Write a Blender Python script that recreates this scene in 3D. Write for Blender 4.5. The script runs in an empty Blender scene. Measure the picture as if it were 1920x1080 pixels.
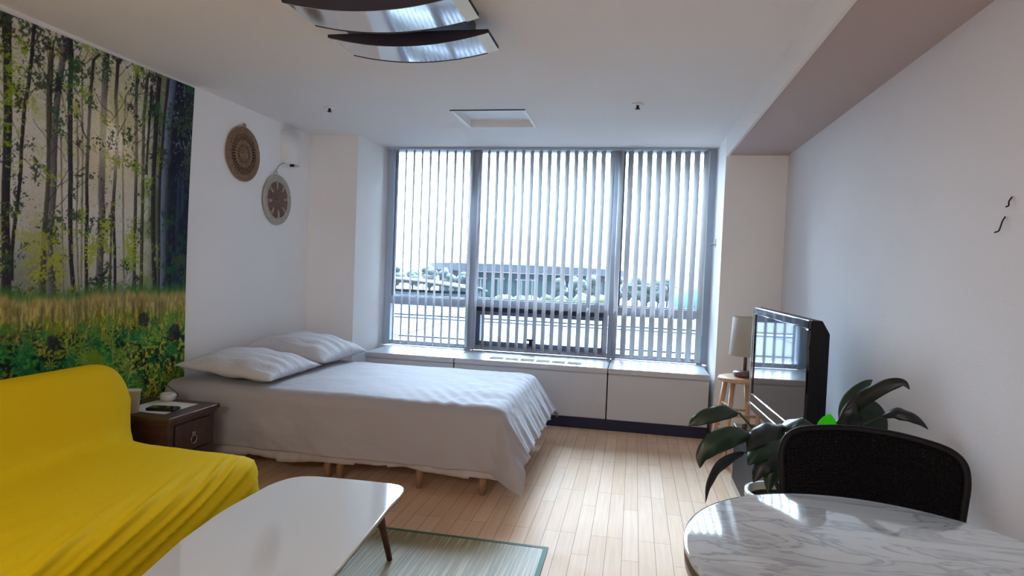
import bpy, bmesh, math, random
import numpy as np
from mathutils import Vector, Matrix, noise as mnoise
random.seed(7)
PI = math.pi
S = bpy.context.scene
COL = S.collection

def lin(r, g, b):
    f = lambda c: (c/255/12.92) if c/255 <= .04045 else ((c/255+.055)/1.055)**2.4
    return (f(r), f(g), f(b), 1)

# ------------------------------------------------------------------ camera
F, YAW, PITCH, ROLL, EYE = 1179.7, .1913, .0339, .0394, 1.3123
fw = Vector((-math.sin(YAW)*math.cos(PITCH), math.cos(YAW)*math.cos(PITCH), -math.sin(PITCH)))
r0 = Vector((math.cos(YAW), math.sin(YAW), 0)); u0 = r0.cross(fw)
rr = r0*math.cos(ROLL)+u0*math.sin(ROLL); uu = -r0*math.sin(ROLL)+u0*math.cos(ROLL)
cd = bpy.data.cameras.new('camera'); cam = bpy.data.objects.new('camera', cd); COL.objects.link(cam)
M = Matrix((rr, uu, -fw)).transposed().to_4x4(); M.translation = Vector((0, 0, EYE))
cam.matrix_world = M
cd.sensor_width = 36; cd.lens = F*36/1920; cd.clip_start = .05; cd.clip_end = 2000
S.camera = cam

# ------------------------------------------------------------------ world: bright hazy daylight
W = bpy.data.worlds.new('World'); S.world = W; W.use_nodes = True
nt = W.node_tree; nt.nodes.clear()
wo = nt.nodes.new('ShaderNodeOutputWorld'); bg = nt.nodes.new('ShaderNodeBackground')
tc = nt.nodes.new('ShaderNodeTexCoord'); sx = nt.nodes.new('ShaderNodeSeparateXYZ')
cr = nt.nodes.new('ShaderNodeValToRGB')
nt.links.new(tc.outputs['Generated'], sx.inputs[0]); nt.links.new(sx.outputs['Z'], cr.inputs[0])
cr.color_ramp.elements[0].position = 0.0; cr.color_ramp.elements[0].color = (.74, .87, 1, 1)
cr.color_ramp.elements[1].position = .6; cr.color_ramp.elements[1].color = (.66, .79, 1.0, 1)
e = cr.color_ramp.elements.new(.12); e.color = (.80, .89, 1, 1)
nt.links.new(cr.outputs[0], bg.inputs[0]); nt.links.new(bg.outputs[0], wo.inputs[0])
# veiled sun high ahead of the window: broad bright patch of haze around it
SKY, GLOW = 3.7, 114.0
dt = nt.nodes.new('ShaderNodeVectorMath'); dt.operation = 'DOT_PRODUCT'; dt.inputs[1].default_value = Vector((-.08, .53, .84)).normalized()
mx_ = nt.nodes.new('ShaderNodeMath'); mx_.operation = 'MAXIMUM'; mx_.inputs[1].default_value = 0
pw = nt.nodes.new('ShaderNodeMath'); pw.operation = 'POWER'; pw.inputs[1].default_value = 7
ma = nt.nodes.new('ShaderNodeMath'); ma.operation = 'MULTIPLY_ADD'; ma.inputs[1].default_value = GLOW; ma.inputs[2].default_value = SKY
nt.links.new(tc.outputs['Generated'], dt.inputs[0]); nt.links.new(dt.outputs['Value'], mx_.inputs[0]); nt.links.new(mx_.outputs[0], pw.inputs[0])
nt.links.new(pw.outputs[0], ma.inputs[0]); nt.links.new(ma.outputs[0], bg.inputs[1])
# portal over the window (guides sky sampling only)
pl = bpy.data.lights.new('window_portal', 'AREA'); pl.shape = 'RECTANGLE'; pl.size = 3.1; pl.size_y = 1.9
pl.cycles.is_portal = True
po = bpy.data.objects.new('window_portal', pl); COL.objects.link(po)
po.location = (-.87, 5.95, 1.45); po.rotation_euler = (-PI/2, 0, 0)
# unseen fill lamp added behind the camera to brighten the room
kl = bpy.data.lights.new('rear_fill_light', 'AREA'); kl.shape = 'RECTANGLE'; kl.size = 1.6; kl.size_y = .9
kl.energy = 30; kl.color = (1, .96, .92)
ko = bpy.data.objects.new('rear_fill_light', kl); COL.objects.link(ko)
ko.location = (-1.2, -1.6, 2.36)
S.view_settings.view_transform = 'Standard'; S.view_settings.look = 'None'
S.view_settings.gamma = 1; S.view_settings.use_curve_mapping = False
S.view_settings.exposure = .9
S.cycles.max_bounces = 12; S.cycles.diffuse_bounces = 8; S.cycles.glossy_bounces = 5
S.cycles.transparent_max_bounces = 24; S.cycles.sample_clamp_indirect = 6
S.cycles.caustics_reflective = False; S.cycles.caustics_refractive = False

# ------------------------------------------------------------------ materials
def mat(name, col, rough=.6, metal=0, spec=.5, bump=None, coat=0, sheen=0, noise=None, trans=0, coat_rough=.05):
    m = bpy.data.materials.new(name); m.use_nodes = True; t = m.node_tree
    b = t.nodes['Principled BSDF']
    b.inputs['Base Color'].default_value = col; b.inputs['Roughness'].default_value = rough
    b.inputs['Metallic'].default_value = metal; b.inputs['Specular IOR Level'].default_value = spec
    b.inputs['Coat Weight'].default_value = coat; b.inputs['Coat Roughness'].default_value = coat_rough
    b.inputs['Sheen Weight'].default_value = sheen
    tc = t.nodes.new('ShaderNodeTexCoord')
    if noise:   # (scale vector, colour2, contrast)
        mp = t.nodes.new('ShaderNodeMapping'); mp.inputs['Scale'].default_value = noise[0]
        n = t.nodes.new('ShaderNodeTexNoise'); n.inputs['Scale'].default_value = 1; n.inputs['Detail'].default_value = 6
        r = t.nodes.new('ShaderNodeValToRGB'); r.color_ramp.elements[0].color = col; r.color_ramp.elements[1].color = noise[1]
        r.color_ramp.elements[0].position = .5-noise[2]; r.color_ramp.elements[1].position = .5+noise[2]
        t.links.new(tc.outputs['Object'], mp.inputs[0]); t.links.new(mp.outputs[0], n.inputs[0])
        t.links.new(n.outputs[0], r.inputs[0]); t.links.new(r.outputs[0], b.inputs['Base Color'])
    if bump:    # (scale vector, strength, distance)
        mp = t.nodes.new('ShaderNodeMapping'); mp.inputs['Scale'].default_value = bump[0]
        n = t.nodes.new('ShaderNodeTexNoise'); n.inputs['Scale'].default_value = 1; n.inputs['Detail'].default_value = 4
        bp = t.nodes.new('ShaderNodeBump'); bp.inputs['Strength'].default_value = bump[1]; bp.inputs['Distance'].default_value = bump[2]
        t.links.new(tc.outputs['Object'], mp.inputs[0]); t.links.new(mp.outputs[0], n.inputs[0])
        t.links.new(n.outputs[0], bp.inputs['Height']); t.links.new(bp.outputs[0], b.inputs['Normal'])
    return m

def translucent(name, col, rough=.8, amount=.4, tcol=None):
    m = mat(name, col, rough); t = m.node_tree; b = t.nodes['Principled BSDF']; o = t.nodes['Material Output']
    tr = t.nodes.new('ShaderNodeBsdfTranslucent'); tr.inputs[0].default_value = tcol or col
    mx = t.nodes.new('ShaderNodeMixShader'); mx.inputs[0].default_value = amount
    t.links.new(b.outputs[0], mx.inputs[1]); t.links.new(tr.outputs[0], mx.inputs[2]); t.links.new(mx.outputs[0], o.inputs[0])
    return m

def pane_mat():
    m = bpy.data.materials.new('window_glass'); m.use_nodes = True; t = m.node_tree
    t.nodes.remove(t.nodes['Principled BSDF']); o = t.nodes['Material Output']
    tr = t.nodes.new('ShaderNodeBsdfTransparent'); tr.inputs[0].default_value = (.86, .93, .95, 1)
    g = t.nodes.new('ShaderNodeBsdfGlossy'); g.inputs['Roughness'].default_value = .01
    fr = t.nodes.new('ShaderNodeFresnel'); fr.inputs[0].default_value = 1.45
    mx = t.nodes.new('ShaderNodeMixShader')
    t.links.new(fr.outputs[0], mx.inputs[0]); t.links.new(tr.outputs[0], mx.inputs[1]); t.links.new(g.outputs[0], mx.inputs[2])
    t.links.new(mx.outputs[0], o.inputs[0])
    return m

def wall_mat(name, col, col2):
    m = mat(name, col, .72, spec=.3, noise=((1.2, 1.2, 1.2), col2, .3))
    t = m.node_tree; b = t.nodes['Principled BSDF']; tcn = t.nodes.new('ShaderNodeTexCoord')
    mp = t.nodes.new('ShaderNodeMapping'); mp.inputs['Scale'].default_value = (380, 380, 45)
    n1 = t.nodes.new('ShaderNodeTexNoise'); n1.inputs['Scale'].default_value = 1
    mp2 = t.nodes.new('ShaderNodeMapping'); mp2.inputs['Scale'].default_value = (40, 40, 420)
    n2 = t.nodes.new('ShaderNodeTexNoise'); n2.inputs['Scale'].default_value = 1
    ad = t.nodes.new('ShaderNodeMath'); ad.operation = 'ADD'
    bp = t.nodes.new('ShaderNodeBump'); bp.inputs['Strength'].default_value = .35; bp.inputs['Distance'].default_value = .0015
    for a_, n_ in ((mp, n1), (mp2, n2)):
        t.links.new(tcn.outputs['Object'], a_.inputs[0]); t.links.new(a_.outputs[0], n_.inputs[0])
    t.links.new(n1.outputs[0], ad.inputs[0]); t.links.new(n2.outputs[0], ad.inputs[1])
    t.links.new(ad.outputs[0], bp.inputs['Height']); t.links.new(bp.outputs[0], b.inputs['Normal'])
    return m

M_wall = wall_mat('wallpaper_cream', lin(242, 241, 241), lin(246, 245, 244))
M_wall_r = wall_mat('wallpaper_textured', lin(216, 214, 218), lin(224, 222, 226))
M_ceil = mat('ceiling_paper', lin(230, 228, 228), .8, spec=.2, bump=((60, 60, 60), .1, .002))
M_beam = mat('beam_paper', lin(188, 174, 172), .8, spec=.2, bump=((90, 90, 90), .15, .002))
M_sill = mat('cabinet_enamel', lin(202, 202, 206), .3, spec=.5, coat=.25, coat_rough=.12)
M_front = mat('cabinet_front_enamel', lin(206, 208, 214), .45)
M_toe = mat('toe_kick_navy', lin(22, 26, 62), .5)
M_alu = mat('window_frame_grey', lin(176, 188, 206), .42, metal=.0, spec=.5)
M_alu_d = mat('window_frame_dark', lin(98, 108, 136), .45)
M_gasket = mat('window_gasket', lin(46, 52, 72), .5)
M_pane = pane_mat()
M_slat = translucent('blind_slat_fabric', lin(206, 206, 206), .8, .2, lin(206, 208, 212))
M_white = mat('white_plastic', lin(232, 232, 230), .4)
M_chrome = mat('chrome', lin(190, 190, 190), .18, metal=1)
M_blackgloss = mat('black_gloss', (.004, .004, .006, 1), .06, spec=.55, coat=.6, coat_rough=.02)
M_screen = mat('screen_glass', (.006, .006, .009, 1), .05, spec=.7, coat=.5, coat_rough=.02)
M_blackplastic = mat('black_plastic', lin(13, 13, 22), .5, spec=.3)
M_duvet = mat('duvet_cotton', lin(168, 164, 168), .85, spec=.15, sheen=.2, bump=((9, 9, 14), .35, .02))
M_pillow = mat('pillow_cotton', lin(198, 196, 200), .85, spec=.15, sheen=.2, bump=((14, 22, 14), .4, .02))
M_skirt = translucent('bed_skirt_cotton', lin(212, 204, 202), .9, .25)
M_matt = mat('mattress_ticking', lin(215, 212, 208), .9)
M_birch = mat('birch_leg', lin(176, 142, 116), .5, noise=((40, 40, 4), lin(150, 116, 92), .3))
M_pine = mat('pine_wood', lin(214, 176, 138), .45, coat=.2, noise=((50, 50, 5), lin(190, 148, 108), .3))
M_dark = mat('stained_wood', lin(82, 54, 46), .42, coat=.3, coat_rough=.2, noise=((6, 50, 50), lin(52, 32, 30), .3), bump=((8, 90, 90), .15, .002))
M_walnut = mat('walnut_leg', lin(88, 56, 44), .45, noise=((50, 50, 5), lin(60, 38, 30), .3))
M_yellow = mat('yellow_stretch_cloth', lin(226, 190, 0), .8, spec=.15, sheen=.0, bump=((24, 24, 40), .25, .006))
M_tablew = mat('table_gloss_white', lin(208, 207, 204), .07, spec=.5, coat=.8, coat_rough=.03)
M_tedge = mat('table_edge', lin(120, 112, 108), .35)
M_leaf = mat('leaf_dark', lin(24, 52, 34), .4, spec=.45, coat=.25, coat_rough=.25, noise=((30, 30, 30), lin(18, 42, 28), .3))
M_leaf2 = mat('leaf_blackish', lin(20, 28, 28), .45, spec=.4, coat=.2, coat_rough=.3)
M_leafb = translucent('leaf_backlit', lin(80, 200, 20), .5, .55, lin(110, 235, 20))  # backlit leaf: light shining through is put into the green
M_stem = mat('stem_green', lin(40, 58, 36), .5)
M_pot = mat('pot_glaze', lin(196, 202, 186), .25, coat=.5)
M_soil = mat('potting_soil', lin(40, 30, 24), .95, bump=((80, 80, 80), .8, .01))
M_rattan = mat('black_rattan', lin(12, 11, 18), .55, spec=.25, bump=((200, 200, 60), .5, .003))
M_shade = translucent('lamp_shade_linen', lin(206, 198, 186), .85, .3)
M_lampbase = mat('lamp_base_wood', lin(104, 70, 66), .35, coat=.4)
M_paper = mat('paper', lin(214, 214, 208), .8)
M_cup = mat('cup_paper', lin(226, 224, 218), .5)
M_grille = mat('grille_grey', lin(168, 170, 166), .5)

def rattan_mat(name, c1, c2):
    m = mat(name, c1, .7, noise=((120, 120, 120), c2, .2), bump=((260, 260, 260), .9, .004)); return m
M_sea = rattan_mat('seagrass_brown', lin(172, 142, 114), lin(104, 78, 60))
M_sea_w = rattan_mat('raffia_white', lin(206, 202, 192), lin(158, 150, 140))
M_sea_d = rattan_mat('seagrass_dark', lin(148, 120, 108), lin(92, 68, 60))

def floor_mat():
    m = mat('oak_strip_floor', lin(206, 168, 132), .45, spec=.03); t = m.node_tree; b = t.nodes['Principled BSDF']
    tc = t.nodes.new('ShaderNodeTexCoord'); sp = t.nodes.new('ShaderNodeSeparateXYZ'); cb = t.nodes.new('ShaderNodeCombineXYZ')
    t.links.new(tc.outputs['Object'], sp.inputs[0]); t.links.new(sp.outputs['Y'], cb.inputs['X']); t.links.new(sp.outputs['X'], cb.inputs['Y'])
    br = t.nodes.new('ShaderNodeTexBrick'); br.offset = .37; br.offset_frequency = 3; br.squash = 1
    br.inputs['Scale'].default_value = 1; br.inputs['Brick Width'].default_value = .62; br.inputs['Row Height'].default_value = .0765
    br.inputs['Mortar Size'].default_value = .0011; br.inputs['Mortar Smooth'].default_value = .3
    br.inputs['Color1'].default_value = lin(234, 202, 172); br.inputs['Color2'].default_value = lin(224, 188, 156)
    br.inputs['Mortar'].default_value = lin(120, 92, 78)
    t.links.new(cb.outputs[0], br.inputs[0])
    mp = t.nodes.new('ShaderNodeMapping'); mp.inputs['Scale'].default_value = (3, 60, 1)
    n = t.nodes.new('ShaderNodeTexNoise'); n.inputs['Scale'].default_value = 1; n.inputs['Detail'].default_value = 8
    t.links.new(cb.outputs[0], mp.inputs[0]); t.links.new(mp.outputs[0], n.inputs[0])
    mx = t.nodes.new('ShaderNodeMix'); mx.data_type = 'RGBA'; mx.blend_type = 'MULTIPLY'; mx.inputs[0].default_value = .25
    r = t.nodes.new('ShaderNodeValToRGB'); r.color_ramp.elements[0].color = (.62, .55, .5, 1); r.color_ramp.elements[1].color = (1, 1, 1, 1)
    r.color_ramp.elements[0].position = .3; r.color_ramp.elements[1].position = .65
    t.links.new(n.outputs[0], r.inputs[0]); t.links.new(br.outputs['Color'], mx.inputs[6]); t.links.new(r.outputs[0], mx.inputs[7])
    t.links.new(mx.outputs[2], b.inputs['Base Color'])
    n2 = t.nodes.new('ShaderNodeTexNoise'); n2.inputs['Scale'].default_value = 7; n2.inputs['Detail'].default_value = 6
    r2 = t.nodes.new('ShaderNodeMapRange'); r2.inputs[1].default_value = .3; r2.inputs[2].default_value = .7; r2.inputs[3].default_value = .34; r2.inputs[4].default_value = .5
    t.links.new(tc.outputs['Object'], n2.inputs[0]); t.links.new(n2.outputs[0], r2.inputs[0]); t.links.new(r2.outputs[0], b.inputs['Roughness'])
    bp = t.nodes.new('ShaderNodeBump'); bp.inputs['Strength'].default_value = .4; bp.inputs['Distance'].default_value = .001; bp.invert = True
    t.links.new(br.outputs['Fac'], bp.inputs['Height']); t.links.new(bp.outputs[0], b.inputs['Normal'])
    b.inputs['Coat Weight'].default_value = .0; b.inputs['Coat Roughness'].default_value = .2
    return m
M_floor = floor_mat()

def marble_mat():
    m = mat('grey_veined_marble', lin(190, 192, 184), .08); t = m.node_tree; b = t.nodes['Principled BSDF']
    b.inputs['Coat Weight'].default_value = .6; b.inputs['Coat Roughness'].default_value = .03
    tc = t.nodes.new('ShaderNodeTexCoord'); mp = t.nodes.new('ShaderNodeMapping'); mp.inputs['Rotation'].default_value = (0, 0, .45); mp.inputs['Scale'].default_value = (2.2, 7, 3)
    n = t.nodes.new('ShaderNodeTexNoise'); n.inputs['Scale'].default_value = 1.3; n.inputs['Detail'].default_value = 8; n.inputs['Distortion'].default_value = 1.6
    r = t.nodes.new('ShaderNodeValToRGB'); e = r.color_ramp.elements
    e[0].position = .3; e[0].color = lin(160, 166, 172); e[1].position = .7; e[1].color = lin(202, 206, 208)
    for p, c in ((.45, lin(188, 194, 198)), (.49, lin(150, 156, 162)), (.52, lin(192, 197, 200))):
        x = e.new(p); x.color = c
    t.links.new(tc.outputs['Object'], mp.inputs[0]); t.links.new(mp.outputs[0], n.inputs[0]); t.links.new(n.outputs[0], r.inputs[0]); t.links.new(r.outputs[0], b.inputs['Base Color'])
    return m
M_marble = marble_mat()

def rug_mat():
    m = mat('bamboo_mat_green', lin(150, 154, 124), .55); t = m.node_tree; b = t.nodes['Principled BSDF']
    tc = t.nodes.new('ShaderNodeTexCoord'); mp = t.nodes.new('ShaderNodeMapping'); mp.inputs['Scale'].default_value = (170, 2.5, 1)
    n = t.nodes.new('ShaderNodeTexNoise'); n.inputs['Scale'].default_value = 1; n.inputs['Detail'].default_value = 3
    r = t.nodes.new('ShaderNodeValToRGB'); e = r.color_ramp.elements
    e[0].position = .3; e[0].color = lin(116, 106, 78); e[1].position = .68; e[1].color = lin(198, 182, 148)
    x = e.new(.5); x.color = lin(150, 138, 102)
    t.links.new(tc.outputs['Object'], mp.inputs[0]); t.links.new(mp.outputs[0], n.inputs[0]); t.links.new(n.outputs[0], r.inputs[0]); t.links.new(r.outputs[0], b.inputs['Base Color'])
    bp = t.nodes.new('ShaderNodeBump'); bp.inputs['Strength'].default_value = .5; bp.inputs['Distance'].default_value = .002
    t.links.new(n.outputs[0], bp.inputs['Height']); t.links.new(bp.outputs[0], b.inputs['Normal'])
    return m
M_rug = rug_mat(); M_rugb = mat('mat_binding_green', lin(70, 104, 86), .7)

# ------------------------------------------------------------------ geometry helpers
def tag(o, label=None, cat=None, group=None, kind=None):
    if label: o['label'] = label
    if cat: o['category'] = cat
    if group: o['group'] = group
    if kind: o['kind'] = kind
    return o

def empty(name, loc, label=None, cat=None, group=None, kind=None, rz=0):
    o = bpy.data.objects.new(name, None); COL.objects.link(o); o.location = loc; o.rotation_euler.z = rz
    o.empty_display_size = .05
    return tag(o, label, cat, group, kind)

def link(name, me, m, parent=None, smooth=False, bevel=0, loc=None):
    """mesh in world coordinates (or, for a parent, coordinates relative to the parent)"""
    o = bpy.data.objects.new(name, me); COL.objects.link(o)
    for mm in (m if isinstance(m, (list, tuple)) else [m]): me.materials.append(mm)
    if parent is not None: o.parent = parent
    if loc is not None: o.location = loc
    if smooth:
        for p in me.polygons: p.use_smooth = True
    if bevel:
        b = o.modifiers.new('bevel', 'BEVEL'); b.width = bevel; b.segments = 3; b.limit_method = 'ANGLE'; b.angle_limit = math.radians(40)
    return o

def fin(name, bm, m, parent=None, smooth=False, bevel=0, loc=None):
    bmesh.ops.recalc_face_normals(bm, faces=bm.faces)
    me = bpy.data.meshes.new(name); bm.to_mesh(me); bm.free()
    return link(name, me, m, parent, smooth, bevel, loc)

def bx(bm, x0, x1, y0, y1, z0, z1, mi=0):
    v = [bm.verts.new((x, y, z)) for x in (x0, x1) for y in (y0, y1) for z in (z0, z1)]
    for f in ((0, 1, 3, 2), (4, 6, 7, 5), (0, 4, 5, 1), (2, 3, 7, 6), (0, 2, 6, 4), (1, 5, 7, 3)):
        bm.faces.new([v[i] for i in f]).material_index = mi
    return v

def box(name, x0, x1, y0, y1, z0, z1, m, parent=None, bevel=0):
    bm = bmesh.new(); bx(bm, x0, x1, y0, y1, z0, z1); return fin(name, bm, m, parent, bevel=bevel)

def lathe(name, prof, m, parent=None, seg=40, loc=None, smooth=True, sx=1, sy=1):
    bm = bmesh.new(); rings = []
    for r, z in prof:
        if r < 1e-6: rings.append([bm.verts.new((0, 0, z))])
        else: rings.append([bm.verts.new((r*sx*math.cos(2*PI*i/seg), r*sy*math.sin(2*PI*i/seg), z)) for i in range(seg)])
    for a, b in zip(rings, rings[1:]):
        for i in range(seg):
            j = (i+1) % seg
            if len(a) == 1 and len(b) == 1: continue
            if len(a) == 1: bm.faces.new((a[0], b[i], b[j]))
            elif len(b) == 1: bm.faces.new((a[i], a[j], b[0]))
            else: bm.faces.new((a[i], a[j], b[j], b[i]))
    o = fin(name, bm, m, parent, smooth, loc=loc)
    return o

def tube_into(bm, pts, rads, seg=12, cap=True):
    pts = [Vector(p) for p in pts]; n = len(pts)
    if not isinstance(rads, (list, tuple)): rads = [rads]*n
    t0 = (pts[1]-pts[0]).normalized(); up = Vector((0, 0, 1)) if abs(t0.z) < .9 else Vector((1, 0, 0))
    a = t0.cross(up).normalized(); rings = []
    for i, p in enumerate(pts):
        t = (pts[min(i+1, n-1)]-pts[max(i-1, 0)]).normalized()
        a = (a-t*a.dot(t)).normalized(); b = t.cross(a)
        rings.append([bm.verts.new(p+(a*math.cos(2*PI*k/seg)+b*math.sin(2*PI*k/seg))*rads[i]) for k in range(seg)])
    for r, s in zip(rings, rings[1:]):
        for k in range(seg): bm.faces.new((r[k], r[(k+1) % seg], s[(k+1) % seg], s[k]))
    if cap:
        bm.faces.new(rings[0]); bm.faces.new(rings[-1])

def tube(name, pts, rads, m, parent=None, seg=12):
    bm = bmesh.new(); tube_into(bm, pts, rads, seg); return fin(name, bm, m, parent, True)

def smooth_path(pts, n=8):
    """Catmull-Rom through pts"""
    P = [Vector(p) for p in pts]; P = [P[0]*2-P[1]]+P+[P[-1]*2-P[-2]]; out = []
    for i in range(1, len(P)-2):
        for k in range(n):
            t = k/n; a, b, c, d = P[i-1:i+3]
            out.append(.5*((2*b)+(c-a)*t+(2*a-5*b+4*c-d)*t*t+(3*b-a-3*c+d)*t**3))
    out.append(P[-2]); return out

def grid_mesh(name, P):
    """P: array (nu, nv, 3) -> mesh"""
    nu, nv = P.shape[:2]; me = bpy.data.meshes.new(name)
    me.vertices.add(nu*nv); me.vertices.foreach_set('co', P.reshape(-1).astype(np.float32))
    i, j = np.meshgrid(np.arange(nu-1), np.arange(nv-1), indexing='ij'); a = (i*nv+j).reshape(-1)
    q = np.stack([a, a+nv, a+nv+1, a+1], 1).reshape(-1).astype(np.int32); nf = len(a)
    me.loops.add(nf*4); me.loops.foreach_set('vertex_index', q)
    me.polygons.add(nf); me.polygons.foreach_set('loop_start', np.arange(0, nf*4, 4, dtype=np.int32))
    me.update(calc_edges=True); me.validate()
    return me

rng = np.random.RandomState(3)
def vnoise(x, y, seed=0):
    """smooth value noise of two arrays"""
    r = np.random.RandomState(seed).rand(256, 256)
    xi = np.floor(x).astype(int); yi = np.floor(y).astype(int); fx = x-xi; fy = y-yi
    fx = fx*fx*(3-2*fx); fy = fy*fy*(3-2*fy); g = lambda a, b: r[a % 256, b % 256]
    return (g(xi, yi)*(1-fx)+g(xi+1, yi)*fx)*(1-fy)+(g(xi, yi+1)*(1-fx)+g(xi+1, yi+1)*fx)*fy
def fbm(x, y, oct=4, seed=0):
    s = 0; a = .5; t = 0
    for k in range(oct):
        s = s+a*vnoise(x*2**k, y*2**k, seed+k); t += a; a *= .5
    return s/t

# ------------------------------------------------------------------ room
L, C, D, R, YP, YW, H, HB = -2.852, -2.402, .656, 1.112, 5.135, 5.785, 2.4, 2.2415
YR = -2.6     # rear wall
st = lambda o: tag(o, kind='structure')
st(box('floor', L-.1, R+.1, YR-.1, YP+.75, -.1, 0, M_floor))
# ceiling with the square recess cut out
hx0, hx1, hy0, hy1 = -1.318, -.805, 4.322, 4.84
bm = bmesh.new()
bx(bm, L-.1, hx0, YR-.1, YW+.2, H, H+.12); bx(bm, hx1, R+.1, YR-.1, YW+.2, H, H+.12)
bx(bm, hx0, hx1, YR-.1, hy0, H, H+.12); bx(bm, hx0, hx1, hy1, YW+.2, H, H+.12)
st(fin('ceiling', bm, M_ceil))
st(box('wall_left', L-.1, L, YR-.1, YW+.1, 0, H, M_wall))
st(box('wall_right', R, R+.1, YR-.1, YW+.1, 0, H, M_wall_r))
st(box('wall_rear', L, R, YR-.1, YR, 0, H, M_wall))
bm = bmesh.new()   # pier left of the window, its jamb slightly splayed
v = [(L, YP), (C, YP), (-2.368, YW), (-2.368, YW+.12), (L, YW+.12)]
a = [bm.verts.new((x, y, 0)) for x, y in v]; b = [bm.verts.new((x, y, H)) for x, y in v]
bm.faces.new(a); bm.faces.new(b)
for i in range(5): bm.faces.new((a[i], a[(i+1) % 5], b[(i+1) % 5], b[i]))
st(fin('wall_front_left', bm, M_wall))
st(box('wall_front_right', D, R, YP, YW+.12, 0, H, M_wall))
st(box('wall_front', -2.368, D, YW-.02, YW+.1, 0, .5, M_wall))
bm = bmesh.new(); bx(bm, D+.02, R, YR, YP, HB, H)
st(fin('trim_1', bm, M_beam))
bm = bmesh.new(); bx(bm, D+.002, D+.02, YR, YP, HB-.012, H)
st(fin('trim_2', bm, M_ceil))

# ceiling recess: thin white frame, walls and panel
t = empty('ceiling_access_panel', (hx0, hy0, H), 'square white recessed panel in the ceiling in front of the window', 'ceiling panel')
bm = bmesh.new(); w = .014; dx, dy = hx1-hx0, hy1-hy0
bx(bm, -w, 0.006, -w, dy+w, -.006, .05); bx(bm, dx-.006, dx+w, -w, dy+w, -.006, .05)
bx(bm, 0.006, dx-.006, dy-.006, dy+w, -.006, .05); bx(bm, 0.006, dx-.006, -w, 0.006, -.006, .05)
fin('panel_frame', bm, M_white, t)
box('recessed_panel', 0.006, dx-.006, 0.006, dy-.006, .045, .055, mat('panel_white', lin(226, 230, 236), .5), t)
box('seal_strip', -w, dx+w, -w-.004, -w, -.008, 0, M_gasket, t)

# ------------------------------------------------------------------ window
win = empty('window_1', (0, 0, 0), kind='structure')
Z0, Z1 = .515, 2.4
bm = bmesh.new()
bx(bm, -2.368, -2.30, YW-.05, YW+.06, Z0, Z1); bx(bm, .565, D, YW-.05, YW+.06, Z0, Z1)
bx(bm, -2.30, .565, YW-.045, YW+.06, Z1-.022, Z1); bx(bm, -2.30, .565, YW-.03, YW+.06, Z0, Z0+.045)
fin('window_frame', bm, M_alu, win, bevel=.003)
for x0, x1 in ((-1.552, -1.462), (-.215, -.135)):
    bm = bmesh.new(); bx(bm, x0, x1, YW-.055, YW+.06, Z0, Z1-.022); fin('window_mullion', bm, M_alu, win, bevel=.004)
secs = ((-2.30, -1.552), (-1.462, -.215), (-.135, .565))
for i, (x0, x1) in enumerate(secs):
    if i == 1:
        box('window_transom', x0, x1, YW-.05, YW+.06, .925, 1.0, M_alu, win, .003)
        box('transom_groove', x0+.01, x1-.01, YW-.03, YW+.05, .885, .925, M_gasket, win)
    else: box('window_transom', x0, x1, YW-.05, YW+.06, .915, .99, M_alu, win, .003)
    if i == 1:   # opening sash
        bm = bmesh.new(); a0, a1, b0, b1, w = x0+.005, x1-.005, Z0+.047, .885, .05
        bx(bm, a0, a0+w, YW-.04, YW+.03, b0, b1); bx(bm, a1-w, a1, YW-.04, YW+.03, b0, b1)
        bx(bm, a0+w, a1-w, YW-.04, YW+.03, b1-.035, b1); bx(bm, a0+w, a1-w, YW-.04, YW+.03, b0, b0+.045)
        sash = fin('window_sash', bm, M_alu_d, win, bevel=.003)
        bm = bmesh.new(); bx(bm, -.93, -.875, YW-.075, YW-.04, .585, .635); bx(bm, -.96, -.885, YW-.09, YW-.07, .635, .652)
        fin('window_handle', bm, M_blackplastic, win, bevel=.004)
        box('window_pane', x0+.03, x1-.03, YW+.0, YW+.006, Z0+.07, .87, M_pane, win)
    else:
        box('window_pane', x0-.01, x1+.01, YW+.0, YW+.006, Z0+.03, .93, M_pane, win)
    box('window_pane', x0-.01, x1+.01, YW+.0, YW+.006, .975, Z1-.01, M_pane, win)
    bm = bmesh.new(); zl = 1.0 if i == 1 else .99    # glazing beads
    for a0, a1, b0, b1 in ((x0, x0+.014, zl, Z1-.022), (x1-.014, x1, zl, Z1-.022)):
        bx(bm, a0, a1, YW-.02, YW, b0, b1)
    bx(bm, x0+.014, x1-.014, YW-.02, YW, zl, zl+.01)
    fin('glazing_bead', bm, M_alu_d, win)

# ------------------------------------------------------------------ cabinets under the window
def cab(x0, x1, label, grille=False):
    t = empty('radiator_cabinet', ((x0+x1)/2, 5.185, 0), label, 'cabinet', 'enamelled metal cabinets under the window')
    h = (x1-x0)/2-.003; yb = YW-.022-5.185
    bm = bmesh.new(); bx(bm, -h, h, -.02, yb, .47, .514); fin('top_panel', bm, M_sill, t, bevel=.006)
    bm = bmesh.new(); bx(bm, -h+.006, h-.006, .004, yb, .08, .47); fin('cabinet_body', bm, M_front, t)
    bm = bmesh.new(); bx(bm, -h+.002, h-.002, -.008, .004, .095, .462); fin('front_panel', bm, M_front, t, bevel=.003)
    bm = bmesh.new(); bx(bm, -h-.003, h+.003, .0, .04, 0, .09); fin('toe_kick', bm, M_toe, t)
    if grille:
        bm = bmesh.new()
        for k in range(6):
            a = -h+.28+k*.135; bx(bm, a, a+.125, .08, .2, .5142, .5165)
            for q in range(5): bx(bm, a+.006, a+.119, .09+q*.022, .096+q*.022, .5165, .5195)
        fin('air_grille', bm, M_grille, t)
    return t
cab(-2.30, -1.485, 'white metal cabinet under the left window pane, behind the bed')
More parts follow.
